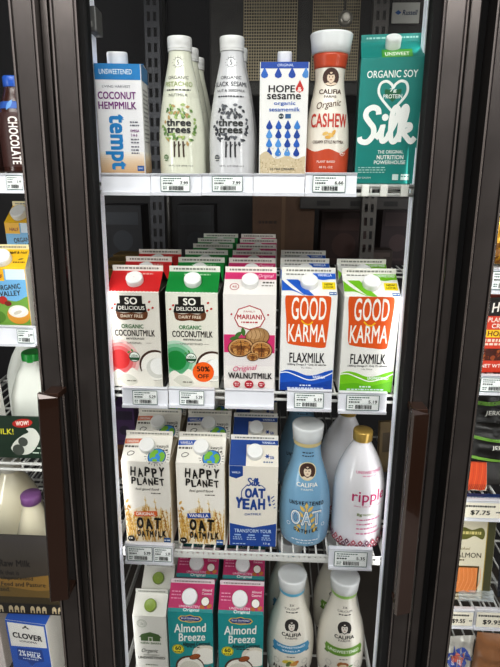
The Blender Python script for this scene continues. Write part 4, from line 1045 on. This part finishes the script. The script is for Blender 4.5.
def raw(a):
    for i in range(20):
        t = i/19; c = [int(x+(y-x)*t) for x, y in zip((0x4a, 0x46, 0x44), (0x3a, 0x30, 0x22))]
        a.rect(0, i*5, 100, i*5+5.05, '%02x%02x%02x' % tuple(c))
    a.spoly([(-4, 62), (30, 58), (60, 64), (104, 56), (104, 104), (-4, 104)], '8a6a30'); a.spoly([(-4, 78), (40, 72), (80, 80), (104, 74), (104, 104), (-4, 104)], '6a5426'); a.rect(0, 90, 100, 100, '3a3018')
    k = '12100e'
    a.part = 'lettering'
    a.text('Raw Milk', 64.5, 40, 23, 10, k, .02)
    for t, u, w, v in (('is milk that is', 56, 22, 54), ('Unprocessed', 65, 24, 63), ('Grass Feed and Pasture', 63, 46, 71), ('raised.', 53, 12, 79)): a.text(t, u, v, w, 6.5, k, .012)
panel('shelf_sign', 'dark landscape sign about raw milk in the left cooler', 'sign', -70, 535, 63, 602, -.02, '4a4642', raw)
def cows(a):
    for g in range(6):
        for i in range(3):
            u = 4+g*17+i*4.6; a.poly([(u, 86), (u, 40), (u+1, 22), (u+2.4, 22), (u+3.4, 40), (u+3.4, 86), (u+2.4, 86), (u+2.4, 62), (u+1, 62), (u+1, 86)], 'b8a888')
panel('shelf_edge_strip', 'black shelf edge strip with rows of pale figures in the left cooler', 'shelf strip', -60, 602.5, 66, 613, -.018, '14120f', cows)
def clover(a):
    b = '2c62c0'
    a.rect(0, 0, 100, 3, b); a.rect(0, 0, 4, 100, b); a.rect(96, 0, 100, 100, b); a.poly([(0, 40), (100, 36), (100, 100), (0, 100)], b)
    a.part = 'logo'
    a.leaf(44, 9, 9, 4, 30, '3a3a3a'); a.leaf(54, 9, 9, 4, 150, '3a3a3a'); a.circ(49, 7, 3, '3a3a3a'); a.text('CLOVER', 50, 22, 74, 8.5, '2a2a30', .03, rot=-2); a.text('SONOMA', 50, 30, 44, 3, '5a5a60', .01)
    a.part = 'lettering'; a.poly([(18, 42), (82, 40), (84, 58), (60, 62), (50, 68), (40, 62), (16, 60)], '1e4a9c'); a.text('2%', 30, 49, 18, 9, 'f0f4fa', .02); a.text('MILK', 60, 51, 36, 6.5, 'f0f4fa', .03); a.dashes(42, 78, 46, 2, 'd8e4f4'); a.dashes(30, 70, 57, 1.6, 'd8e4f4')
    a.circ(50, 76, 12, 'e8eef4'); a.circ(50, 78, 8, 'c8d4e0')
LEz = at(30, 617, 0).z-.178
o = carton('milk_carton', 'blue and white milk carton at the bottom of the left cooler', 'milk carton', 'milk cartons low in the left cooler', (at(31, 640, .0).x, .0, LEz), .094, .178, .012, .004, 'f0eee8', clover, None, side='dcd8d0', roofcol='2c62c0', fincol='2c62c0', cap=None, rotz=R(-6), finart=lambda a: None)
sbox('milk_carton', 'white carton with pink lettering beside the blue milk carton', 'milk carton', 'milk cartons low in the left cooler', (at(-14, 640, .03).x, .03, LEz), .08, .08, .165, CM('e6dcd8'), lambda a: (a.text('organic', 70, 40, 60, 10, 'b03a5a', .01, rot=20), a.text('milk', 70, 60, 40, 10, 'b03a5a', .01, rot=20)))
# things standing deeper in, between the left and the middle racks
rn = random.Random(21)
wire_shelf((0, .27, tz(S2, .27)), lx0, XL-.006, .35, 'wire shelf beyond the red cartons holding yellow boxes', -.004)
wire_shelf((0, .21, tz(S3, .21)), lx0, XL-.006, .40, 'wire shelf beyond the oat milk holding the purple and brown boxes', -.004)
def deep_art(c):
    def f(a):
        a.rect(8, 12, 92, 34, c); a.circ(50, 62, 26, c); a.dashes(12, 88, 90, 4, c)
    return f
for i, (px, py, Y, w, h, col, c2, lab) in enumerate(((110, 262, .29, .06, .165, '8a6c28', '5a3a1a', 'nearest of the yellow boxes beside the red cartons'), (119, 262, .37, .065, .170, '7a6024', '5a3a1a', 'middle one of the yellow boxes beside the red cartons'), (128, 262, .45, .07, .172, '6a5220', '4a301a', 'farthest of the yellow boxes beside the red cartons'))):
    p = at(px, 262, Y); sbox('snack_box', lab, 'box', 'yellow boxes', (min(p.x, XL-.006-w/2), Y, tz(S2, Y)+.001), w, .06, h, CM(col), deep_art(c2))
def rack_box(px, py, Y, w, d, h, col, lab, name='carton_box', c2=None, group=None, tilt=0, rotz=0):
    p = at(px, py, Y); return sbox(name, lab, 'box', group, (p.x, Y, p.z-h), w, d, h, M(col, .6, var=.15), deep_art(c2) if c2 else None, tilt=tilt, rotz=rotz)
xx = XL-.034
zb_ = tz(S3, .22)+.001; sbox('carton_box', 'brown box below the purple box at the rack edge', 'box', None, (xx, .22, zb_), .05, .09, .09, M('6a4420', .6, var=.15), deep_art('4a2c18'), tilt=TILT)
sbox('carton_box', 'purple box on the brown box at the rack edge beside the oat milk', 'box', None, (xx, .22-.09*math.sin(TILT), zb_+.0905), .05, .085, .10, M('4a2c5e', .6, var=.15), deep_art('2a1a3a'), tilt=TILT)

# ------------------------------------------------------------------ back of the walk-in cooler
def standard(px, Y, lab, col):
    r = empty('shelf_standard', (at(px, 230, Y).x, Y, .9), label=lab, cat='upright', group='slotted uprights'); m = M(col, .5, .5)
    q = MB(); z0, z1, w = 0, 1.4, .021
    n = 36; hgt = (z1-z0)/n
    for i in range(n):
        z = z0+i*hgt
        q.box(-w, 0, z, w, .003, z+hgt*.4, m)
        for xx in (-w, -.004, w-.008): q.box(xx, 0, z+hgt*.4, xx+.008, .003, z+hgt, m)
    q.box(-w, .003, z0, -w+.003, .03, z1, m); q.box(w-.003, .003, z0, w, .03, z1, m)
    q.build('slotted_post', r); return r
standard(158, .66, 'grey slotted upright behind the red cartons', '4e4f53'); standard(368, .66, 'grey slotted upright behind the green flax milk cartons', '5c5956')
def beam(px0, px1, py, Y, h, lab, col):
    p0, p1 = at(px0, py, Y), at(px1, py, Y); r = empty('shelf_beam', ((p0.x+p1.x)/2, Y, p0.z), label=lab, cat='beam'); q = MB(); q.box(-(p1.x-p0.x)/2, 0, -h/2, (p1.x-p0.x)/2, .03, h/2, M(col, .5, .4), .003); q.build('bar', r)
    q = MB()
    for i in range(6): q.box(-(p1.x-p0.x)/2+.05+i*.1, -.002, -h*.2, -(p1.x-p0.x)/2+.09+i*.1, 0, h*.2, M('1a1a1a', .7)); 
    q.build('slots', r)
beam(300, 412, 203, .70, .035, 'grey cross beam behind the flax milk cartons', '3c3a39')
ZBK = at(283, 262, .74).z-.02
wire_shelf((0, .70, ZBK), at(60, 230, .74).x, at(470, 230, .74).x, .38, 'dim wire shelf at the back of the cooler holding boxes', -.004)
sbox('cardboard_box', 'brown cardboard box at the back above the walnut milk cartons', 'box', None, (at(283, 230, .73).x, .73, tz(ZBK, .03)+.001), .19, .19, .28, M('4c3626', .75, var=.12), lambda a: (a.rect(47, 0, 53, 100, '5c4632'), a.dashes(10, 40, 50, 3, '2a1a12')), part='carton')
for i, (px, py, Y, w, col, c2, lab) in enumerate(((345, 212, .80, .15, '2c1816', '3e2622', 'dark red box at the back beside the slotted upright'), (400, 205, .80, .11, '24161a', '382628', 'dark red box in the far corner behind the flax milk cartons'), (122, 205, .80, .13, '16181e', '232830', 'dark blue box at the back behind the red cartons'), (196, 205, .80, .12, '141519', '1f2226', 'black box at the back behind the green cartons'), (378, 250, .73, .09, '30241f', '4a3e3a', 'low brown box in the far corner in front of the dark red boxes'))):
    p = at(px, py, Y); z0 = tz(ZBK, Y-.70)+.001
    sbox('carton_box', lab, 'box', 'boxes at the back of the cooler', (p.x, Y, z0), w, .1 if Y > .75 else .06, p.z-z0, M(col, .6, var=.15), deep_art(c2))
r = empty('bracket', (at(91, 20, -.03).x, -.03, at(91, 34, -.03).z), label='small grey bracket at the top of the left light column', cat='bracket')
q = MB(); q.box(-.011, -.012, 0, .012, .02, .036, M('6a6a68', .4, .3), .002); q.box(-.004, -.0135, .006, .006, -.012, .014, M('9a9a96', .4, .3), .0005); q.build('plate', r)
# cooling unit with wire guards at the top
r = empty('cooling_unit', (at(300, 40, .72).x, .72, at(300, 95, .72).z), label='grey cooling unit with two wire fan guards behind the top shelf', cat='cooling unit')
q = MB(); q.box(-.26, .012, 0, .38, .30, .42, M('34322f', .6, var=.2), .006); q.build('housing', r)
for cx_, w in ((-.085, .15), (.10, .13)):
    q = MB(); gm = M('a59a80', .45, .3)
    for i in range(22):
        t = i/21; q.box(cx_-w/2+w*t-.0011, 0, .04, cx_-w/2+w*t+.0011, .002, .40, gm)
    for i in range(46):
        z = .04+.36*i/45; q.box(cx_-w/2, -.001, z-.0010, cx_+w/2, .001, z+.0010, gm)
    g = q.build('wire_guard', r)
    q = MB(); q.lathe([(.055, 0), (.058, .004), (.05, .006), (.018, .006), (.016, .010), (.0005, .010)], M('50504c', .5), 28, T=Matrix.Translation((cx_, .012, .25)) @ Matrix.Rotation(math.pi/2, 4, 'X')); q.build('fan_ring', r)
q = MB(); q.box(-.038, -.006, -.022, .038, 0, .03, M('b9bab4', .5)); pl = q.build('nameplate', r); c = at(406, 14, .714); pl.location = (c.x-r.location.x, .004, c.z-r.location.z)
a = Art(.074, .05); a.part = 'nameplate_print'; a.poly([(10, 50), (22, 38), (34, 50), (22, 62)], '2a5a9a'); a.text('Russell', 66, 50, 56, 26, '2a3a5a', .02, shear=.2); a.build(pl, lambda x, l, z: (x, -.006-l, z-.02))
q = MB(); q.tube([(0, 0, 0), (0, 0, 2.6)], .011, M('4c4a48', .4, .6), 10); o = q.build('conduit_pipe'); o.location = (at(141, 60, .74).x, 1.09, 0); tag(o, 'thin grey vertical pipe on the back wall behind the top shelf', 'pipe')
r = empty('hanging_lamp', at(345, 20, .55), label='small round lamp hanging behind the cashew milk bottle', cat='lamp')
q = MB(); q.lathe([(.016, 0), (.018, .004), (.018, .012), (.012, .018), (.0005, .02)], M('9a968c', .3, .6), 24, T=Matrix.Rotation(math.pi/2, 4, 'X')); q.build('ring', r); q = MB(); q.lathe([(.011, 0), (.009, .008), (.0005, .011)], M('cfcac0', .3), 20, T=Matrix.Translation((0, -.018, 0)) @ Matrix.Rotation(math.pi/2, 4, 'X')); q.build('lens', r); q = MB(); q.tube([(0, .006, .016), (0, .006, 2.6-at(345, 20, .55).z)], .003, M('5a5854', .4, .6), 6); q.build('stem', r)

# ------------------------------------------------------------------ right cooler, seen through its own door
RA, RB, RC, RD, RE = at(500, 268, 0).z, at(490, 374, 0).z, at(480, 499, 0).z, at(475, 606, 0).z, at(475, 688, 0).z
rx0, rx1 = at(462, 500, 0).x, at(620, 333, 0).x
for z, lab in ((RA, 'wire shelf in the right cooler under the gold bag'), (RB, 'wire shelf in the right cooler under the red and black box'), (RC, 'wire shelf in the right cooler under the black packs'), (RD, 'wire shelf in the right cooler under the salmon pack'), (RE, 'lowest wire shelf in the right cooler under the blue printed bag')):
    wire_shelf((0, 0, z), rx0+(.03 if z > RC+.01 else 0), rx1, .5, lab, -.004)
def pillow(name, label, cat, group, loc, w, h, t, mat, art=None, rot=(0, 0, 0), seed=1, wr=.003):
    r = empty(name, loc, rot, label, cat, group); rn = random.Random(seed); nx, ny = 14, 18
    def y(u, v):
        e = max(0, (1-abs(2*u-1)**2.4))*max(0, 1-abs(2*v-1)**2.6); return -t/2*e**.6
    ph = [rn.uniform(0, 6) for _ in range(6)]
    def wv(u, v): return wr*(math.sin(u*19+ph[0]+v*4)+math.sin(v*23+ph[1]+3*u)+.6*math.sin((u+v)*31+ph[2]))*min(1, 6*min(u, 1-u, v, 1-v))
    q = MB(); vs = []; fs = []
    for s in (1, -1):
        b = len(vs)
        for j in range(ny+1):
            for i in range(nx+1):
                u, v = i/nx, j/ny; vs.append(((u-.5)*w, s*y(u, v)+wv(u, v)-t/2, v*h))
        for j in range(ny):
            for i in range(nx):
                f = (b+j*(nx+1)+i, b+j*(nx+1)+i+1, b+(j+1)*(nx+1)+i+1, b+(j+1)*(nx+1)+i); fs.append(f if s > 0 else f[::-1])
    q.add(vs, fs, mat, True); q.build('bag', r)
    if art:
        a = Art(w*.96, h*.96); art(a)
        def mp(x, l, z):
            u = x/w+.5; v = (z+h*.02)/h; return (x, y(u, v)+wv(u, v)-t/2-l-.0006, z+h*.02)
        a.build(r, mp, (.006, .006))
    return r
pillow('snack_bag', 'crinkled gold bag in the right cooler above the red and black box', 'bag', None, (at(512, 268, .0).x, .035, tz(RA, .035)+.003), .075, .085, .035, M('c8962a', .25, .3), lambda a: (a.rect(0, 58, 100, 100, '8a5a1a'), a.text('CHEESE', 50, 70, 70, 12, 'f4e8c8', .02), a.ell(40, 34, 26, 20, 'e8c060')), (TILT-R(5), 0, R(8)), 4)
holder(489, 268, 560, 293, -.02, 'white tag holder in the right cooler below the gold bag', [(2, 40, '7.25')])
def crumb(a):
    r_ = 'd2462e'
    a.rect(0, 0, 100, 24, '17120f'); a.text('Hurly', 28, 13, 36, 16, 'efe9e0', .02, rot=10, shear=.25)
    a.part = 'lettering'
    a.text('PLANT-BASED', 34, 29, 52, 6, 'f4ece0', .02); a.text('CRUMBLES', 36, 37, 44, 6, 'f4ece0', .02)
    a.part = 'banner'; a.rect(0, 42, 100, 52, 'f0c828'); a.text('HORIZON', 34, 47, 48, 7, '6a2414', .02)
    a.part = 'lettering'; a.dashes(6, 70, 56, 4, 'f0d8c8'); a.dashes(6, 60, 61, 3, 'f0d8c8')
    a.part = 'window'; a.rect(4, 67, 100, 83, '4a1c10')
    rr = random.Random(2)
    for i in range(50): a.ell(rr.uniform(6, 98), rr.uniform(68.5, 81.5), rr.uniform(2, 4), rr.uniform(1, 2.4), ['7a3018', '9a4a24', '5a2010', 'b06030'][i % 4], rr.uniform(0, 90), 7)
    a.part = 'lettering'; a.text('NET WT 12 OZ', 32, 90, 50, 5, 'f6ece4', .02)
xw = at(478, 335, 0).x
zt, zb = at(490, 297, 0).z, at(490, 373, 0).z
sbox('meal_box', 'red and black box with a yellow banner in the right cooler', 'box', None, (xw+.065, .003, RB+.002), .13, .04, zt-RB, CM('d2462e'), crumb, rotz=R(3))
holder(478, 375, 560, 394, -.02, 'white tag holder in the right cooler below the red and black box', [(1, 40, '4.99')])
def jerky(a):
    a.spoly([(-4, 30), (30, 38), (60, 36), (104, 24), (104, 32), (60, 44), (30, 46), (-4, 38)], '6a9a3a'); a.text('JERKY', 46, 62, 34, 12, 'd8d8d0', .02); a.spoly([(-4, 84), (40, 92), (104, 84), (104, 92), (40, 99), (-4, 92)], '7aac46'); a.circ(80, 60, 8, '2a2a26')
for i, (px, py, Y, h, lab, rz) in enumerate(((492, 432, .068, .10, 'black pack with green stripes, upper one in the right cooler', 5), (500, 462, .03, .075, 'black pack with green stripes, lower one in the right cooler', -4))):
    p = at(px, py, Y)
    pillow('jerky_pack', lab, 'pack', 'black packs with green stripes', (p.x, Y, p.z), .115, h, .022, M('12110f', .4, .1), jerky, (R(-16), 0, R(rz)), 8+i, .0016)
def lox(a):
    a.spoly([(4, 6), (60, 2), (96, 10), (98, 90), (50, 97), (3, 92)], 'd8501e')
    for i in range(9): a.stroke([(2+i*11, 98), (16+i*11, 60), (20+i*11, 8)], 1.6, ['e8763a', 'c2441a'][i % 2])
    for i in range(16): a.stroke([(i*7, 97), (i*7+9, 84)], 1.4, '5a2010', 1, False)
p = at(474, 491, .0)
sbox('fish_pack', 'orange smoked fish pack leaning below the black packs', 'pack', None, (p.x+.004, .012, RC+.0105), .052, .014, .078, M('e6dccb', .3), lox, tilt=R(-16), part='tray')
p = at(487, 494, .035)
sbox('fish_pack', 'dark slanted pack with a cream face beside the orange fish pack', 'pack', None, (p.x+.035, .04, tz(RC, .05)+.006), .10, .006, .085, M('1c1815', .4), lambda a: (a.poly([(4, 12), (12, 8), (60, 92), (50, 96)], '0c0b0a'), a.poly([(20, 8), (96, 8), (96, 90), (66, 90)], 'a8946c')), tilt=R(-10), rotz=R(8), part='tray')
p = at(484, 496, -.008); sbox('fish_pack', 'flat dark blue pack lying below the orange fish pack', 'pack', None, (p.x+.006, .0, RC+.0008), .085, .009, .006, M('223a6a', .35), lambda a: a.dashes(6, 94, 50, 30, 'd8dce8'), part='tray')
holder(461, 500, 560, 520, -.02, 'cream tag holder in the right cooler priced at 7.75', [(2, 40, '7.75', 1)])
def salmon(a):
    a.rect(82, 0, 84, 100, 'a08a3c'); a.rect(84, 0, 100, 100, '4a4a2c')
    a.part = 'logo'; a.spoly([(14, 20), (30, 12), (50, 15), (70, 12), (78, 18), (74, 26), (56, 22), (40, 26), (20, 26)], '6a6a30', 3); a.dashes(22, 70, 18.5, 3.4, 'd8cc8a')
    a.part = 'lettering'; a.text('smoked', 34, 37, 30, 3.6, '8a7a4a', 0, shear=.2); a.text('SALMON', 44, 45, 60, 6, '3a3220', .005); a.dashes(20, 40, 51, 1.6, '6a5a3a')
    a.part = 'window'; a.rect(0, 58, 72, 92, '5a4420'); a.rect(0, 60, 69, 90, 'e08a4a')
    for i in range(9): a.stroke([(i*9-6, 90), (i*9+4, 75), (i*9+2, 60)], 1.2, 'f0a870')
    a.part = 'lettering'; a.dashes(4, 70, 95.5, 1.6, '8a7a5a')
p = at(474, 600, .0); zt = at(476, 520, .0).z; zb = RD
sbox('salmon_pack', 'cream smoked salmon pack with gold edge and orange window', 'pack', None, (at(471, 560, .012).x, .012, tz(RD, .025)+.001), at(497, 560, 0).x-at(449, 560, 0).x, .01, zt-zb-.012, CM('ddd6bf'), salmon, tilt=R(-4), part='sleeve')
pillow('fish_pack', 'clear wrapped pack lying in front of the salmon pack', 'pack', None, (at(478, 604, -.002).x, .010, RD+.0035), .07, .022, .012, FILM, None, (R(-30), 0, 0), 15, .002)
pillow('fish_pack', 'dark plastic wrapped pack beside the salmon pack', 'pack', None, (at(505, 600, .02).x, .03, tz(RD, .03)+.003), .035, .10, .02, M('20242e', .25), None, (R(-6), 0, 0), 17, .002)
holder(446, 608, 473, 626, -.02, 'cream tag holder in the right cooler priced at 9.55', [(4, 96, '9.55', 1)])
holder(473.6, 609.5, 560, 629, -.02, 'cream tag holder in the right cooler below the dark wrapped pack', [(2, 44, '9.95', 1)])
p = at(453, 700, .0)
pillow('shrimp_bag', 'clear crinkled bag with a blue label low in the right cooler', 'bag', None, (at(455, 665, .01).x, .03, tz(RE, .03)+.003), .062, .12, .03, M('b9b6ae', .2, .1), lambda a: (a.ell(42, 38, 40, 44, '2a4aa0', 0, 20), a.ell(42, 36, 26, 26, 'c86a5a', 0, 14), a.text('SHRIMP', 42, 44, 50, 8, 'e8e4f0', .02), a.rect(10, 66, 70, 74, '6a8a4a')), (TILT, 0, R(6)), 23, .004)
pillow('meat_pack', 'brown wrapped pack with a pale label low in the right cooler', 'pack', None, (at(494, 665, .01).x, .032, tz(RE, .032)+.003), .085, .13, .035, M('9a6a44', .3), lambda a: (a.rect(44, 62, 96, 92, 'e8e4cc'), a.dashes(48, 92, 70, 4, '3a5a3a'), a.dashes(48, 92, 80, 4, '3a3a3a')), (TILT, 0, R(-4)), 29, .002)
wire_shelf((0, .10, tz(S3, .10)), XR+.004, rx0+.02, .40, 'narrow wire shelf beyond the gold-capped bottles', -.004)
sbox('fish_pack', 'tan pack leaning at the rack edge behind the gold-capped bottles', 'pack', 'packs at the rack edge', (XR+.042, .13, tz(S3, .13)+.006), .07, .012, .20, M('6e5c3c', .6, var=.15), deep_art('4a3c26'), tilt=R(-4), rotz=R(12))
sbox('fish_pack', 'dark pack at the rack edge beside the gold-capped bottle', 'pack', 'packs at the rack edge', (XR+.03, .105, tz(S3, .105)+.001), .045, .02, .10, M('3a3a42', .5, var=.15), deep_art('5a5a64'))

# ------------------------------------------------------------------ light
w = bpy.data.worlds.new('store'); bpy.context.scene.world = w; w.use_nodes = True; nt = w.node_tree
bg = nt.nodes['Background']; tc = nt.nodes.new('ShaderNodeTexCoord'); sp = nt.nodes.new('ShaderNodeSeparateXYZ'); rp = nt.nodes.new('ShaderNodeValToRGB'); mp = nt.nodes.new('ShaderNodeMapRange')
mp.inputs['From Min'].default_value = -1; mp.inputs['From Max'].default_value = 1
nt.links.new(tc.outputs['Generated'], sp.inputs[0]); nt.links.new(sp.outputs['Z'], mp.inputs['Value']); nt.links.new(mp.outputs[0], rp.inputs['Fac']); nt.links.new(rp.outputs['Color'], bg.inputs['Color'])
cr = rp.color_ramp; cr.elements[0].position = .3; cr.elements[0].color = (.035, .024, .017, 1); cr.elements[1].position = .75; cr.elements[1].color = (.85, .84, .86, 1)
e = cr.elements.new(.5); e.color = (.10, .075, .06, 1)
bg.inputs['Strength'].default_value = 1.0
def area(name, loc, rot, sx, sy, power, col=(1, 1, 1)):
    l = bpy.data.lights.new(name, 'AREA'); l.shape = 'RECTANGLE'; l.size = sx; l.size_y = sy; l.energy = power; l.color = col
    o = bpy.data.objects.new(name, l); C.objects.link(o); o.location = loc; o.rotation_euler = rot; return o
area('store_ceiling_light', (0, -1.9, 2.9), (R(38), 0, 0), 2.6, .8, 54, (1, .97, .93))
for i, s in enumerate((-1, 1)):
    area('side_fill_light', (s*2.3, -1.9, 1.2), Matrix((Vector((0, 0, 1)).cross(Vector((s*.8, -.6, 0))), Vector((0, 0, 1)), Vector((s*.8, -.6, 0)))).transposed().to_euler(), 0.5, 1.6, 26, (1, .98, .96))  # added fill from both sides to brighten the lower shelves, not store fittings
for nm, px, s in (('left_cooler_fill', 44, -1), ('right_cooler_fill', 470, 1)):
    dv = Vector((-s*.75, -.66, 0)); area(nm, (X(px, -.05), -.045, 1.25), Matrix((Vector((0, 0, 1)).cross(dv), Vector((0, 0, 1)), dv)).transposed().to_euler(), .02, 1.9, .45, (1, .98, .95))  # unseen lamps without fixtures, added to brighten the two side coolers
for i, (x, wd, s) in enumerate(LEDX):
    xx = x+wd+.006 if s > 0 else x-.006
    d = Vector((s*.8, .6, 0)); o = area('led_strip', (xx, -.02, 1.25), (0, 0, 0), .02, 1.9, (0.25, 0.3)[i], (1, .98, .97))
    o.rotation_euler = Matrix((Vector((0, 0, 1)).cross(-d.normalized()), Vector((0, 0, 1)), -d.normalized())).transposed().to_euler()
sc = bpy.context.scene
sc.view_settings.view_transform = 'Standard'; sc.view_settings.look = 'None'; sc.view_settings.exposure = 0.38; sc.view_settings.gamma = 0.86
